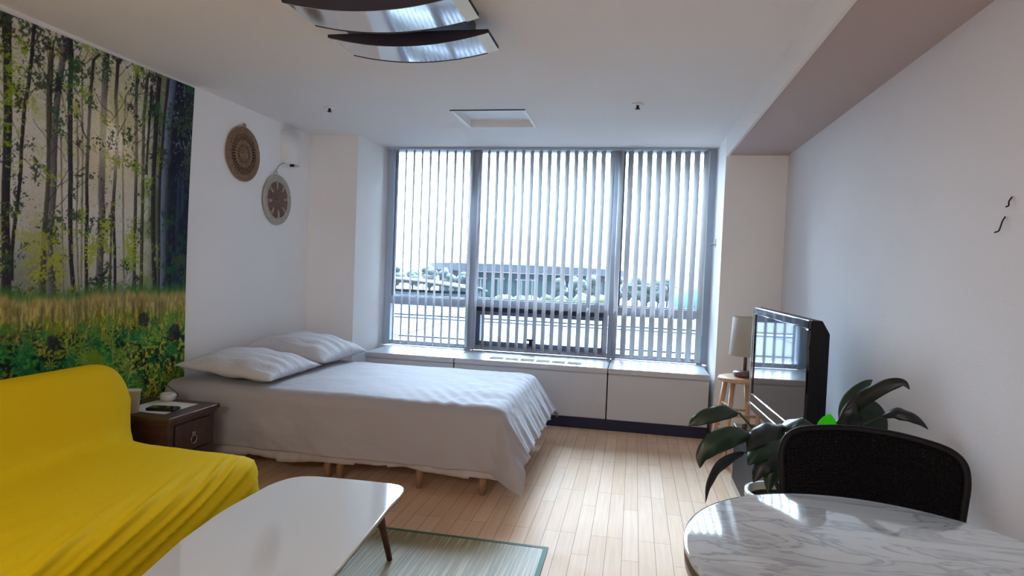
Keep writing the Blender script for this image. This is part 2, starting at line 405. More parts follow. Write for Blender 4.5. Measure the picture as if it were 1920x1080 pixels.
cab(-1.485, -.178, 'white metal cabinet under the middle window pane, with an air grille on top', True)
cab(-.178, .625, 'white metal cabinet under the right window pane, nearest the wooden stool')

# ------------------------------------------------------------------ vertical blind
bl = empty('vertical_blind', (-.87, 5.69, H), 'white vertical slat blind hanging across the whole window', 'blind')
box('headrail', -1.49, 1.44, -.025, .025, -.024, -.002, M_alu, bl, .003)
SL = None; phi = .55; x = -2.251; k = 0
zt, zb = -.026, .537-H
while x < .60:
    if SL is None:
        n = 7; bm = bmesh.new(); prev = None
        for i in range(n):
            u = (i/(n-1)-.5)*.089; c = .004*(1-(2*i/(n-1)-1)**2)
            ring = [bm.verts.new((u, c+s*.0004, z)) for z in (zb, zt) for s in (-1, 1)]
            if prev:
                for a_, b_ in ((0, 1), (1, 3), (3, 2), (2, 0)): bm.faces.new((prev[a_], prev[b_], ring[b_], ring[a_]))
            prev = ring
            if i in (0, n-1): bm.faces.new((ring[0], ring[1], ring[3], ring[2]))
        SL = fin('slat', bm, M_slat, bl, True); o = SL
    else:
        o = SL.copy(); COL.objects.link(o); o.parent = bl
    o.location = (x+.87, 0, 0)
    # local u axis -> direction (-sin phi, cos phi)
    o.rotation_euler = (0, 0, PI/2+phi+random.uniform(-.035, .035))
    x += .0806; k += 1
bm = bmesh.new()    # bead chain joining the slat bottoms
tube_into(bm, [(-1.38, -.036, zb+.012), (1.42, -.036, zb+.012)], .0012, 6); fin('bead_chain', bm, M_white, bl)
tube('pull_cord', smooth_path([(1.455, -.07, -.03), (1.45, -.1, -.6), (1.452, -.13, -.85), (1.452, -.1, -1.2), (1.46, -.08, -1.62)]), .003, M_white, bl, 6)
cl = empty('cord_cleat', (D, 5.5, 1.56), 'small metal cord bracket on the right window jamb', 'bracket')
box('cleat_plate', -.004, 0, -.012, .012, -.02, .05, M_chrome, cl); tube('cleat_arm', [(0, 0, 0), (-.045, 0, .002)], .005, M_chrome, cl)

# ------------------------------------------------------------------ outside
EXT = .42
dim = lambda c: (c[0]*EXT, c[1]*EXT, c[2]*EXT, 1)
def out_mat(n, c, c2=None, sc=.1, rough=.9):
    c2 = dim(c2 or c); c = dim(c); return mat(n, c, rough, spec=.15, noise=((sc, sc, sc), c2 or c, .2))
G = -8
O_ground = out_mat('outside_ground', (.17, .175, .17, 1), (.19, .19, .185, 1), .05)
O_road = out_mat('outside_pavement', (.135, .14, .14, 1))
O_tree = out_mat('outside_tree', (.14, .18, .19, 1), (.18, .23, .21, 1), .4)  # pale bluish foliage: distance haze mixed into the colour
O_hedge = out_mat('outside_hedge', (.10, .16, .085, 1), (.16, .21, .10, 1), .5)
O_roof = mat('outside_roof_white', dim((.118, .124, .130, 1)), .8, spec=.1)
O_roofs = mat('outside_roof_seam', dim((.082, .092, .118, 1)), .8, spec=.1)
O_band = mat('outside_band_grey', dim((.19, .21, .26, 1)), .6, spec=.2)  # arena and canopy colours lifted against backlight, haze mixed in
O_teal = mat('outside_glass_teal', dim((.12, .25, .28, 1)), .3, spec=.3)
O_shadow = mat('outside_soffit', dim((.09, .10, .14, 1)), .8)
O_pole = mat('outside_pole', dim((.3, .3, .3, 1)), .6)
O_blue = mat('outside_blue_roof', dim((.19, .23, .30, 1)), .7, spec=.2)
g = box('ground', -700, 700, 12, 1500, G-.5, G, O_ground); tag(g, kind='structure')

def slab_poly(name, pts, z0, z1, m, parent):
    bm = bmesh.new(); a = [bm.verts.new((x, y, z0)) for x, y in pts]; b = [bm.verts.new((x, y, z1)) for x, y in pts]
    bm.faces.new(a); bm.faces.new(b); n = len(pts)
    for i in range(n): bm.faces.new((a[i], a[(i+1) % n], b[(i+1) % n], b[i]))
    return fin(name, bm, m, parent)
# low flat-roofed hall right below
t = empty('flat_roofed_hall', (-10, 60, G), 'long low hall with a pale flat roof just below the window', 'building')
box('wall', -45, 60, -33, 24, 0, 2.6, O_roof, t)
bm = bmesh.new(); bx(bm, -46, 61, -34, 8, 2.6, 3.0); fin('roof', bm, O_roof, t)
bm = bmesh.new(); bx(bm, -46, 61, 10, 25, 2.6, 3.3); fin('roof', bm, O_roofs, t)
bm = bmesh.new(); bx(bm, -46, 61, 8, 10, 2.6, 3.15); fin('parapet', bm, O_blue, t)
bm = bmesh.new()
for k in range(9): bx(bm, -45.9+12*k, -45.6+12*k, -33.9, 7.5, 3.0, 3.06)
bx(bm, -46, 61, -9, -8.4, 3.0, 3.1); fin('roof_seam', bm, O_roofs, t)
# white swept canopy
t = empty('swept_canopy', (-52, 128, G), 'white swept canopy roof at the left of the window view', 'canopy')
nu, nv = 40, 12; P = np.zeros((nu, nv, 3))
for i in range(nu):
    for j in range(nv):
        a = i/(nu-1); b_ = j/(nv-1); P[i, j] = (-14+34*a, -9+18*b_, 4.2+1.9*math.sin(PI*a*.75+.5)-2.2*b_*b_+1.2*b_)
o = link('canopy_roof', grid_mesh('canopy_roof', P), O_roof, t, True); sm = o.modifiers.new('s', 'SOLIDIFY'); sm.thickness = .5
for k in range(6): tube('canopy_column', [(-10+5*k, 7.5, 0), (-10+5*k, 7.5, 3.2)], .25, O_pole, t, 8)
bm = bmesh.new(); bx(bm, -13, 19, -7, 6, 0, 3.4); fin('canopy_wall', bm, O_blue, t)
# oval arena
t = empty('oval_arena', (-36, 215, G), 'large oval building with a grey band roof and teal glass wall', 'building')
def ring_wall(name, rx, ry, z0, z1, m, th=1.5, a0=PI, a1=2*PI, dz=0):
    n = 72; bm = bmesh.new(); prev = None
    for i in range(n+1):
        a = a0+(a1-a0)*i/n; c, s = math.cos(a), math.sin(a); q = dz*math.sin(a-a0)
        r = [bm.verts.new(((rx)*c, (ry)*s, z0)), bm.verts.new(((rx)*c, (ry)*s, z1+q)), bm.verts.new(((rx-th)*c, (ry-th)*s, z1+q)), bm.verts.new(((rx-th)*c, (ry-th)*s, z0))]
        if prev:
            for k in range(4): bm.faces.new((prev[k], prev[(k+1) % 4], r[(k+1) % 4], r[k]))
        prev = r
    return fin(name, bm, m, t)
ring_wall('glass_wall', 30, 32, 0, 6, O_teal)
ring_wall('soffit', 32, 34, 5.6, 7.4, O_shadow, 4)
ring_wall('roof_band', 34, 36, 7.5, 9.3, O_band, 5, dz=.6)
lathe('roof', [(0, 10.9), (14, 10.8), (26, 10.2), (32.5, 9.2)], O_roof, t, 64, sy=1.05)
bm = bmesh.new()
for i in range(30):
    a = PI+PI*(i+.5)/30; tube_into(bm, [(30.3*math.cos(a), 32.3*math.sin(a), 0), (30.3*math.cos(a), 32.3*math.sin(a), 6)], .22, 6)
fin('facade_rib', bm, O_band, t)
# curved pavements
bm = bmesh.new(); prev = None
for i in range(49):
    a = PI*1.02+PI*.96*i/48; r = [bm.verts.new((rx*math.cos(a)-28, ry*math.sin(a)+183, G+.03)) for rx, ry in ((30, 30), (23, 22))]
    if prev: bm.faces.new((prev[0], r[0], r[1], prev[1]))
    prev = r
st(fin('path', bm, O_roof))
# green dome hall at right
t = empty('domed_hall', (25, 182, G), 'low rounded hall with a white and teal roof at the right of the view', 'building')
lathe('dome_roof', [(0, 8.5), (6, 8.1), (11, 6.5), (14, 4.6)], O_roof, t, 40, sy=1.0)
lathe('dome_wall', [(14.3, 5.2), (15.5, 2.5), (15.6, 0)], mat('outside_teal_wall', dim((.13, .30, .28, 1)), .5), t, 40)

tree_src = {}
def far_tree(x, y, h, w, label, m, group, seed=0):
    rnd = random.Random(seed); t = empty('tree', (x, y, G), label, 'tree', group)
    bm = bmesh.new(); tube_into(bm, [(0, 0, 0), (0, 0, h*.5)], [w*.05, w*.03], 6); fin('trunk', bm, O_shadow, t)
    bm = bmesh.new()
    for k in range(9):
        a = rnd.uniform(0, 2*PI); d = rnd.uniform(0, .55)*w*.5; z = rnd.uniform(.42, .82)*h; r = w*rnd.uniform(.2, .3)
        q = bmesh.ops.create_icosphere(bm, subdivisions=2, radius=r, matrix=Matrix.Translation((d*math.cos(a), d*math.sin(a), z)))
        for v in q['verts']: v.co += Vector((rnd.uniform(-1, 1), rnd.uniform(-1, 1), rnd.uniform(-1, 1)))*r*.12
    fin('crown', bm, m, t, True); return t
ORD = ['leftmost', 'second', 'third', 'fourth', 'fifth', 'sixth', 'seventh', 'rightmost']
def which(k, n): return ORD[0] if k == 0 else 'rightmost' if k == n-1 else ORD[k]+' from the left'
i = 0
for (x0, x1, y, h0, n, lab, m) in ((-66, -46, 168, 9.2, 8, 'dark trees left of the oval arena', O_tree),
        (-18.5, -9, 158, 8.4, 4, 'dark trees just right of the oval arena', O_tree),
        (-5, 9, 150, 8.4, 6, 'dark trees behind the right-hand street lamps', O_tree)):
    for k in range(n):
        x = x0+(x1-x0)*(k+.5)/n
        far_tree(x, y+(3.2 if k % 2 else -3.2), h0*random.uniform(.85, 1.08), 4.7, which(k, n)+' of the '+lab, m, lab, i); i += 1
def hedge(x, y, w, d, h, label, seed):
    rnd = random.Random(seed); bm = bmesh.new()
    for k in range(int(w*1.2)):
        r = h*rnd.uniform(.5, .7); q = bmesh.ops.create_icosphere(bm, subdivisions=2, radius=r, matrix=Matrix.Translation((rnd.uniform(-w/2, w/2), rnd.uniform(-d/2, d/2), r*.6)))
        for v in q['verts']: v.co += Vector((rnd.uniform(-1, 1), rnd.uniform(-1, 1), rnd.uniform(-1, 1)))*r*.15
    o = fin('hedge', bm, O_hedge, None, True); o.location = (x, y, G); tag(o, label, 'hedge')
hedge(-24, 150, 17, 8, 2.6, 'pale green shrub bed in front of the oval arena', 1)
hedge(2, 125, 17, 6, 2.4, 'green shrub bed below the street lights at the right', 2)
hedge(-10, 147, 8, 5, 3.4, 'bright green shrub bed beside the middle mullion', 3)
def street_lamp(x, y, label, grp):
    t = empty('street_lamp', (x, y, G), label, 'street lamp', grp)
    bm = bmesh.new(); tube_into(bm, [(0, 0, 0), (0, 0, 6.3)], .16, 6); fin('pole', bm, O_pole, t)
    bm = bmesh.new(); bx(bm, -1.4, 1.4, -.15, .15, 6.25, 6.45); fin('lamp_head', bm, O_pole, t)
for xs, y, g_ in (((-34.5, -31, -25, -23), 140, 'white street lamps before the oval arena'), ((-1.6, -.1, 1.9, 3.9), 133, 'white street lamps seen through the right pane'), ((-54, -50, -46.5), 142.5, 'white street lamps seen through the left pane')):
    for k, x in enumerate(xs): street_lamp(x, y+3*(k % 2), which(k, len(xs))+' of the '+g_, g_)

# ------------------------------------------------------------------ tapestry
def tapestry():
    ny, nz = 720, 640; Y0, Y1, ZB, ZT = 1.25, 3.628, .44, 2.377
    y = np.linspace(Y0, Y1, ny); z = np.linspace(ZB, ZT, nz); Yg, Zg = np.meshgrid(y, z, indexing='ij')
    c = lambda r, g, b: np.array(lin(r, g, b)[:3])
    col = np.zeros((ny, nz, 3))
    def over(mask, colr):
        nonlocal col
        m_ = np.clip(mask, 0, 1)[..., None]; col = col*(1-m_)+colr*m_
    sm = lambda a, b, x: (lambda t: t*t*(3-2*t))(np.clip((x-a)/(b-a), 0, 1))
    # misty background
    col[:] = c(206, 206, 200)
    over(sm(1.5, 1.1, Zg)*.5, c(150, 150, 136)); over(sm(2.0, 2.35, Zg)*.5, c(210, 208, 190))
    over(sm(.5, .8, fbm(Yg*3, Zg*1.2, 4, 11))*.4, c(180, 184, 140))
    over(sm(.5, .7, fbm(Yg*5+9, Zg*2, 4, 31))*.4*sm(1.9, 1.2, Zg), c(120, 126, 110))
    over(sm(.35, .1, np.abs(Yg-2.52))*sm(1.5, 1.15, Zg)*.6, c(92, 98, 86))
    # sun glow
    d = np.hypot(Yg-3.0, (Zg-1.92)*.8)
    over(np.exp(-(d/.24)**2)*.5, c(222, 196, 128)); over(np.exp(-(d/.12)**2), c(250, 236, 200)); over(np.exp(-(d/.05)**2), c(255, 252, 240))
    # right side yellow green to dark
    over(sm(3.08, 3.3, Yg)*.8*sm(.35, .6, fbm(Yg*9, Zg*9, 4, 5)), c(112, 140, 30))
    over(sm(3.22, 3.34, Yg)*.75, c(58, 78, 40)); over(sm(3.36, 3.46, Yg), c(22, 28, 52))
    over(sm(3.40, 3.5, Yg)*sm(.58, .75, fbm(Yg*70, Zg*3, 3, 8))*.55, c(60, 74, 100))
    over(sm(3.40, 3.5, Yg)*sm(1.9, 1.2, Zg)*sm(.45, .7, fbm(Yg*40, Zg*40, 3, 18))*.7, c(28, 84, 66))
    over(sm(3.40, 3.5, Yg)*sm(.66, .72, fbm(Yg*60, Zg*60, 2, 19))*sm(1.6, 2.2, Zg)*.7, c(130, 140, 150))
    # far foliage patches
    def foliage(n0, colr, lo, hi, sc, seed, area, amt=1):
        big = fbm(Yg*sc/9, Zg*sc/9, 3, seed); small = fbm(Yg*sc, Zg*sc, 3, seed+40)
        over(sm(lo, lo+.05, big*.62+small*.38+area)*amt, colr)
    top = sm(1.55, 2.3, Zg)
    foliage(0, c(160, 168, 84), .60, 0, 44, 3, top*.09-.02-.3*sm(3.34, 3.42, Yg), .35)
    # trunks
    K = [(0,.035,[(2.391,2.4),(2.391,2.285),(2.394,2.19),(2.4,1.903),(2.394,1.611),(2.391,1.464),(2.399,1.22),(2.399,1.035)]),
(0,0.015,[(2.416,1.89),(2.436,2.087),(2.447,2.208),(2.456,2.38)]),
(0,0.016,[(2.522,2.38),(2.512,2.23),(2.496,2.075),(2.479,1.981),(2.468,1.8),(2.463,1.62),(2.444,1.469),(2.423,1.285),(2.42,1.146)]),
(2,0.026,[(2.612,2.32),(2.604,2.014),(2.609,1.828),(2.609,1.641),(2.598,1.483),(2.586,1.289),(2.584,1.059)]),
(1,0.030,[(2.694,2.365),(2.678,2.286),(2.654,2.121),(2.639,1.96),(2.633,1.77),(2.633,1.592),(2.626,1.486),(2.617,1.34),(2.625,1.193),(2.645,1.03)]),
(0,0.025,[(2.713,2.381),(2.723,2.301),(2.72,2.108),(2.724,1.851),(2.731,1.658),(2.731,1.495),(2.741,1.242),(2.77,1.032)]),
(0,0.017,[(2.895,2.359),(2.856,2.312),(2.84,2.108),(2.832,1.873),(2.829,1.672),(2.836,1.505),(2.833,1.297),(2.844,1.048)]),
(4,0.010,[(2.758,2.043),(2.773,1.773),(2.772,1.444),(2.795,1.055)]),(4,0.009,[(2.67,1.888),(2.682,1.491),(2.692,1.087)]),
(4,0.010,[(2.787,2.186),(2.801,1.778),(2.807,1.111)]),(4,0.011,[(3.071,2.182),(3.064,1.824),(3.095,1.104)]),
(1,0.035,[(2.94,2.374),(2.934,2.341),(2.928,2.129),(2.925,1.917),(2.921,1.599),(2.93,1.513),(2.921,1.299),(2.92,0.978)]),
(2,0.014,[(2.992,1.577),(2.99,1.357),(2.985,1.071)]),
(0,0.020,[(3.015,2.364),(3.005,2.149),(3.024,1.937),(3.006,1.608),(3.004,1.52),(3.02,1.302),(3.036,0.895)]),
(2,0.020,[(3.151,2.354),(3.147,2.187),(3.163,1.853),(3.167,1.535),(3.174,1.064)]),
(2,0.020,[(3.231,2.355),(3.209,2.09),(3.217,1.633),(3.223,1.037)]),
(0,0.016,[(3.265,2.297),(3.249,1.981),(3.238,1.76)]),
(0,0.030,[(3.323,2.37),(3.308,2.113),(3.301,1.76),(3.306,1.547),(3.323,1.25),(3.351,1.016)]),
(0,0.03,[(3.40,2.37),(3.383,2.138),(3.362,1.774),(3.365,1.555),(3.38,1.251),(3.385,0.98)]),
(3,0.045,[(3.437,2.379),(3.413,2.138),(3.396,1.774),(3.398,1.555),(3.411,1.251),(3.41,0.97)])]
    r_ = random.Random(4)
    for k in range(9):
        yy = 1.32+k*.12+r_.uniform(-.03, .03); K.append((r_.choice([0, 1, 0, 2]), r_.uniform(.014, .032), [(yy+.02, 2.4), (yy, 1.9), (yy-.01, 1.4), (yy+.01, 1.02)]))
    pal = {0: (54, 48, 60), 1: (112, 108, 116), 2: (86, 88, 76), 3: (110, 124, 150), 4: (158, 156, 134)}
    for k, w, p in K:
        zz = [a[1] for a in p][::-1]; yy = [a[0] for a in p][::-1]
        w = w*1.2; cy = np.interp(Zg, zz, yy)+.0025*(fbm(Zg*30, Yg*0+k, 2, 9)-.5); half = w/2*(1+.5*np.exp(-(Zg-zz[0])/.06).clip(0, 1))
        u = (Yg-cy)/half; inside = sm(1.15, .85, np.abs(u))*sm(zz[0]-.005, zz[0]+.01, Zg)*sm(zz[-1]+.01, zz[-1]-.01, Zg)
        base = c(*pal[k]); nz_ = fbm(Yg*200, Zg*25, 2, 13)[..., None]
        lit = np.clip(.75-.45*u, .3, 1.5)[..., None]*(.7+.6*nz_)
        glow = np.exp(-(np.hypot(Yg-3.0, (Zg-1.92)*.8)/.16)**2)
        over(inside*(1-.75*glow), base*lit)
    # branches and leafy crowns
    for sd, (y0, z0, n) in enumerate(((2.6, 1.9, 9), (2.73, 1.95, 9), (2.83, 1.95, 7), (3.0, 2.1, 6), (3.15, 2.1, 7), (2.47, 2.0, 7), (2.62, 1.5, 6), (3.22, 1.9, 6), (1.9, 2.0, 12), (1.5, 2.0, 8))):
        for k in range(n):
            a = r_.uniform(.2, 1.0)*r_.choice([-1, 1]); ln = r_.uniform(.08, .3); zs = z0+r_.uniform(-.2, .35); ys = y0+r_.uniform(-.02, .02)
            t_ = ((Yg-ys)*math.sin(a)+(Zg-zs)*math.cos(a)); n_ = (Yg-ys)*math.cos(a)-(Zg-zs)*math.sin(a)+.03*(fbm(Zg*14, Yg*14, 2, sd*7+k)-.5)
            over(sm(.0035, .0015, np.abs(n_))*(t_ > 0)*(t_ < ln)*.8, c(56, 52, 52))
    zm = sm(1.75, 2.35, Zg)
    foliage(0, c(58, 74, 56), .615, 0, 85, 23, zm*.08-.01-.2*np.exp(-(d/.25)**2), .95)
    foliage(0, c(46, 86, 56), .65, 0, 95, 51, zm*.08-.01+.06*np.exp(-((Yg-2.58)/.09)**2)*sm(1.9, 2.1, Zg), .95)
    foliage(0, c(160, 170, 60), .665, 0, 75, 77, .0+.06*np.exp(-((Yg-2.62)/.2)**2)-.3*sm(3.36, 3.44, Yg), .7)
    foliage(0, c(130, 156, 30), .60, 0, 80, 91, .07*np.exp(-((Yg-3.2)/.10)**2)-.05-.3*sm(3.36, 3.44, Yg), .85)
    foliage(0, c(36, 38, 42), .66, 0, 110, 63, zm*.085, .9)
    # little yellow-green saplings
    for yy, zz, w in ((2.55, 1.22, .09), (2.66, 1.25, .06), (2.86, 1.3, .07), (2.95, 1.42, .05), (3.14, 1.35, .06)):
        e_ = np.exp(-(((Yg-yy)/w)**2+((Zg-zz)/.13)**2)); over(sm(.48, .56, fbm(Yg*90, Zg*110, 3, 71)*.62+e_*.25)*e_*1.2, c(156, 170, 56))
    # meadow: distance, blond grass, greens, dark
    edge = fbm(Yg*40, Zg*8, 3, 15)*.06
    over(sm(1.17, 1.10, Zg+edge)*.85, c(64, 118, 50)); over(sm(1.12, 1.06, Zg+edge), c(176, 158, 96))
    over(sm(1.03, .97, Zg+edge*1.5), c(158, 156, 38))
    blades = fbm(Yg*110, Zg*30, 3, 16)
    over(sm(1.1, 1.0, Zg)*sm(.5, .7, blades)*.6, c(206, 190, 110))
    over(sm(.55, .42, blades)*sm(1.12, .95, Zg)*.5, c(70, 84, 26))
    over(sm(.97, .86, Zg+edge*2)*sm(.35, .5, fbm(Yg*6, Zg*7, 3, 44)), c(24, 104, 46))
    over(sm(.97, .86, Zg+edge*2)*sm(.55, .7, fbm(Yg*9+5, Zg*12, 3, 46))*.9, c(112, 138, 22))
    over(sm(1.0, .9, Zg)*sm(.58, .66, fbm(Yg*60, Zg*60, 3, 47))*.8, c(70, 150, 52))
    over(sm(.95, .85, Zg)*sm(.54, .62, fbm(Yg*8+3, Zg*11, 3, 48)*.5+fbm(Yg*80, Zg*80, 3, 58)*.5)*.95, c(12, 22, 26))
    over(sm(.9, .7, Zg)*sm(.52, .6, fbm(Yg*100, Zg*100, 3, 49))*sm(3.1, 3.3, Yg)*.8, c(28, 22, 30))
    over(sm(.98, .88, Zg)*sm(.57, .66, fbm(Yg*55+8, Zg*55, 3, 59))*sm(2.8, 3.2, Yg)*.9, c(176, 180, 60))
    for q in range(150):
        fy = r_.uniform(1.3, 3.6); fz = r_.uniform(.46, .93); sz = r_.uniform(.03, .07)*(1.25-.5*(fz-.46)); cc = r_.choice([(34, 120, 60), (60, 150, 70), (120, 150, 40), (24, 84, 56), (150, 168, 60), (40, 130, 66)])
        i0, i1 = np.searchsorted(y, [fy-sz, fy+sz]); j0, j1 = np.searchsorted(z, [fz-sz, fz+sz])
        if i1-i0 < 3 or j1-j0 < 3: continue
        yy_ = (Yg[i0:i1, j0:j1]-fy)/sz; zz_ = (Zg[i0:i1, j0:j1]-fz)/sz; rr_ = np.hypot(yy_, zz_); an = np.arctan2(yy_, zz_)
        blade = sm(.25, .7, np.sin(an*9+q)*.6+fbm(yy_*9+q, zz_*9, 2, 7)*.8)*sm(1, .5, rr_)*(zz_ > -.5)*.85
        m_ = np.clip(blade, 0, 1)[..., None]; col[i0:i1, j0:j1] = col[i0:i1, j0:j1]*(1-m_)+c(*cc)*m_
    for yy, zz, a, b_ in ((3.255, .915, .05, .045), (3.53, .82, .07, .05), (2.64, .84, .03, .04)):
        over(sm(1.15, .75, np.hypot((Yg-yy)/a, (Zg-zz)/b_/1.1)+.7*(fbm(Yg*45, Zg*45, 3, 81)-.4))*.9, (c(38, 38, 54)*.8+c(90, 90, 110)*.35*sm(.5, .8, fbm(Yg*60, Zg*25, 2, 82))[..., None]))
    for k, w, p in K[:20]:   # tree foot shadows streaking forward
        over(np.exp(-((Yg-p[-1][0])/.014)**2)*sm(.8, 1.0, Zg)*sm(1.06, 1.0, Zg)*.5, c(30, 44, 24))
    gr = .86+.28*np.random.RandomState(1).rand(ny, nz, 1); col = np.clip(col*gr, 0, 1)
    # geometry: soft hanging waves, right edge drawn in lower down, bottom edge sagging
    Px = np.full_like(Yg, L+.012)+.004*np.sin(Yg*21+Zg*1.5)*sm(2.3, 1.0, Zg)+.003*np.sin(Yg*47)*sm(2.0, .6, Zg)
    k_ = (Yg-Y0)/(Y1-Y0); Py = Yg-.05*k_**6*np.sin(np.clip((2.377-Zg)/1.94, 0, 1)*PI*.62)
    s_ = (Zg-ZB)/(ZT-ZB); Pz = Zg+(1-s_)*(.028*(1-k_)+.03*np.sin(k_*PI*6)*.35)+s_*(-.022+.029*k_)
    me = grid_mesh('forest_tapestry', np.stack([Px, Py, Pz], -1))
    at = me.color_attributes.new('print', 'FLOAT_COLOR', 'POINT')
    at.data.foreach_set('color', np.concatenate([col, np.ones((ny, nz, 1))], -1).reshape(-1).astype(np.float32))
    m = mat('printed_cloth', (1, 1, 1, 1), .75, spec=.25); t = m.node_tree
    v = t.nodes.new('ShaderNodeVertexColor'); v.layer_name = 'print'; t.links.new(v.outputs[0], t.nodes['Principled BSDF'].inputs['Base Color'])
    o = link('forest_tapestry', me, m, None, True)
    sd = o.modifiers.new('thickness', 'SOLIDIFY'); sd.thickness = .0015; sd.offset = 0
    tag(o, 'large cloth tapestry printed with a sunlit green forest on the left wall', 'tapestry')
tapestry()

# ------------------------------------------------------------------ woven wall discs
def torus(bm, r, q, x, wob=0, n=64, seed=0):
    rnd = random.Random(seed); pts = []
    rings = []
    for i in range(n):
        a = 2*PI*i/n; rad = r+rnd.uniform(-wob, wob)
        c = Vector((x, rad*math.cos(a), rad*math.sin(a))); e1 = Vector((0, math.cos(a), math.sin(a))); e2 = Vector((1, 0, 0))
        rings.append([bm.verts.new(c+(e1*math.cos(b)+e2*math.sin(b))*q) for b in [2*PI*k/6 for k in range(6)]])
    for i in range(n):
        s, t_ = rings[i], rings[(i+1) % n]
        for k in range(6): bm.faces.new((s[k], s[(k+1) % 6], t_[(k+1) % 6], t_[k]))
def zigzag(bm, r0_, r1_, n, q, x, tw=0.03):
    for i in range(n):
        for s in (-1, 1):
            a = 2*PI*i/n; b = a+s*tw
            tube_into(bm, [(x, r0_*math.cos(a), r0_*math.sin(a)), (x+.002, r1_*math.cos(b), r1_*math.sin(b))], q, 5)
t = empty('woven_wall_disc', (L+.014, 4.157, 2.055), 'brown openwork woven seagrass disc, higher of the two on the left wall', 'wall decoration', 'round woven discs on the left wall')
bm = bmesh.new(); [torus(bm, .150+.0105*k, .0062, 0, .001, seed=k) for k in range(5)]; fin('rim', bm, M_sea, t, True)
lathe('backing', [(0, 0), (.152, 0), (.152, .002), (0, .002)], mat('backing_dark', lin(44, 30, 24), .9), t, 48).rotation_euler = (0, PI/2, 0)  # dark disc behind the openwork, showing through its gaps
bm = bmesh.new(); zigzag(bm, .098, .150, 34, .003, .003, .055); fin('outer_openwork', bm, M_sea, t, True)
bm = bmesh.new(); [torus(bm, .078+.0098*k, .0056, 0, .001, seed=k) for k in range(3)]; fin('middle_ring', bm, M_sea, t, True)
bm = bmesh.new(); zigzag(bm, .05, .078, 22, .003, .003, .08); fin('inner_openwork', bm, M_sea, t, True)
bm = bmesh.new(); [torus(bm, .004+.009*k, .005, 0, .001, seed=k) for k in range(6)]; fin('centre', bm, M_sea, t, True)
bm = bmesh.new(); torus(bm, .013, .004, 0, n=20); o = fin('hanging_loop', bm, M_sea, t, True); o.location = (0, 0, .208)
t = empty('woven_wall_disc', (L+.014, 4.612, 1.772), 'woven disc with white rim and brown centre, lower on the left wall', 'wall decoration', 'round woven discs on the left wall')
bm = bmesh.new(); [torus(bm, .152+.0105*k, .0064, 0, .001, seed=k) for k in range(5)]; fin('rim', bm, M_sea_w, t, True)
bm = bmesh.new(); [torus(bm, .004+.0092*k, .0054, -.001, .0012, seed=k) for k in range(16)]; fin('woven_centre', bm, M_sea_d, t, True)
for i in range(8):
    a = 2*PI*i/8+.12; bm = bmesh.new()
    for s in (-.07, .07): tube_into(bm, [(.006, .085*math.cos(a+s*.4), .085*math.sin(a+s*.4)), (.006, .15*math.cos(a+s*.9), .15*math.sin(a+s*.9))], .0038, 6)
    fin('white_stitch', bm, M_sea_w, t, True)
bm = bmesh.new(); torus(bm, .016, .004, 0, n=20); o = fin('hanging_loop', bm, M_sea_w, t, True); o.location = (0, -.03, .214)
# half-round wall light
t = empty('wall_sconce', (L, 4.775, 2.08), 'white half-round sconce on the left wall near the window corner', 'wall light')
bm = bmesh.new(); n = 24; ins = []; outs = []
for z in (0, .26):
    for lst, k in ((outs, 1), (ins, .93)):
        lst.append([bm.verts.new((.085*k*math.sin(PI*i/n), -.115*k*math.cos(PI*i/n), z)) for i in range(n+1)])
for i in range(n):
    bm.faces.new((outs[0][i], outs[0][i+1], outs[1][i+1], outs[1][i])); bm.faces.new((ins[0][i], ins[1][i], ins[1][i+1], ins[0][i+1]))
    bm.faces.new((outs[1][i], outs[1][i+1], ins[1][i+1], ins[1][i])); bm.faces.new((outs[0][i], ins[0][i], ins[0][i+1], outs[0][i+1]))
fin('shade', bm, mat('sconce_plaster', lin(236, 236, 234), .6), t, True)
bm = bmesh.new(); bx(bm, .0, .03, .03, .05, -.008, .01); fin('switch', bm, M_blackplastic, t)
tube('cord', smooth_path([(.004, -.18, -.085), (.02, -.17, -.04), (.02, -.13, -.015), (.03, -.10, .0)]), .002, M_blackplastic, t, 6)

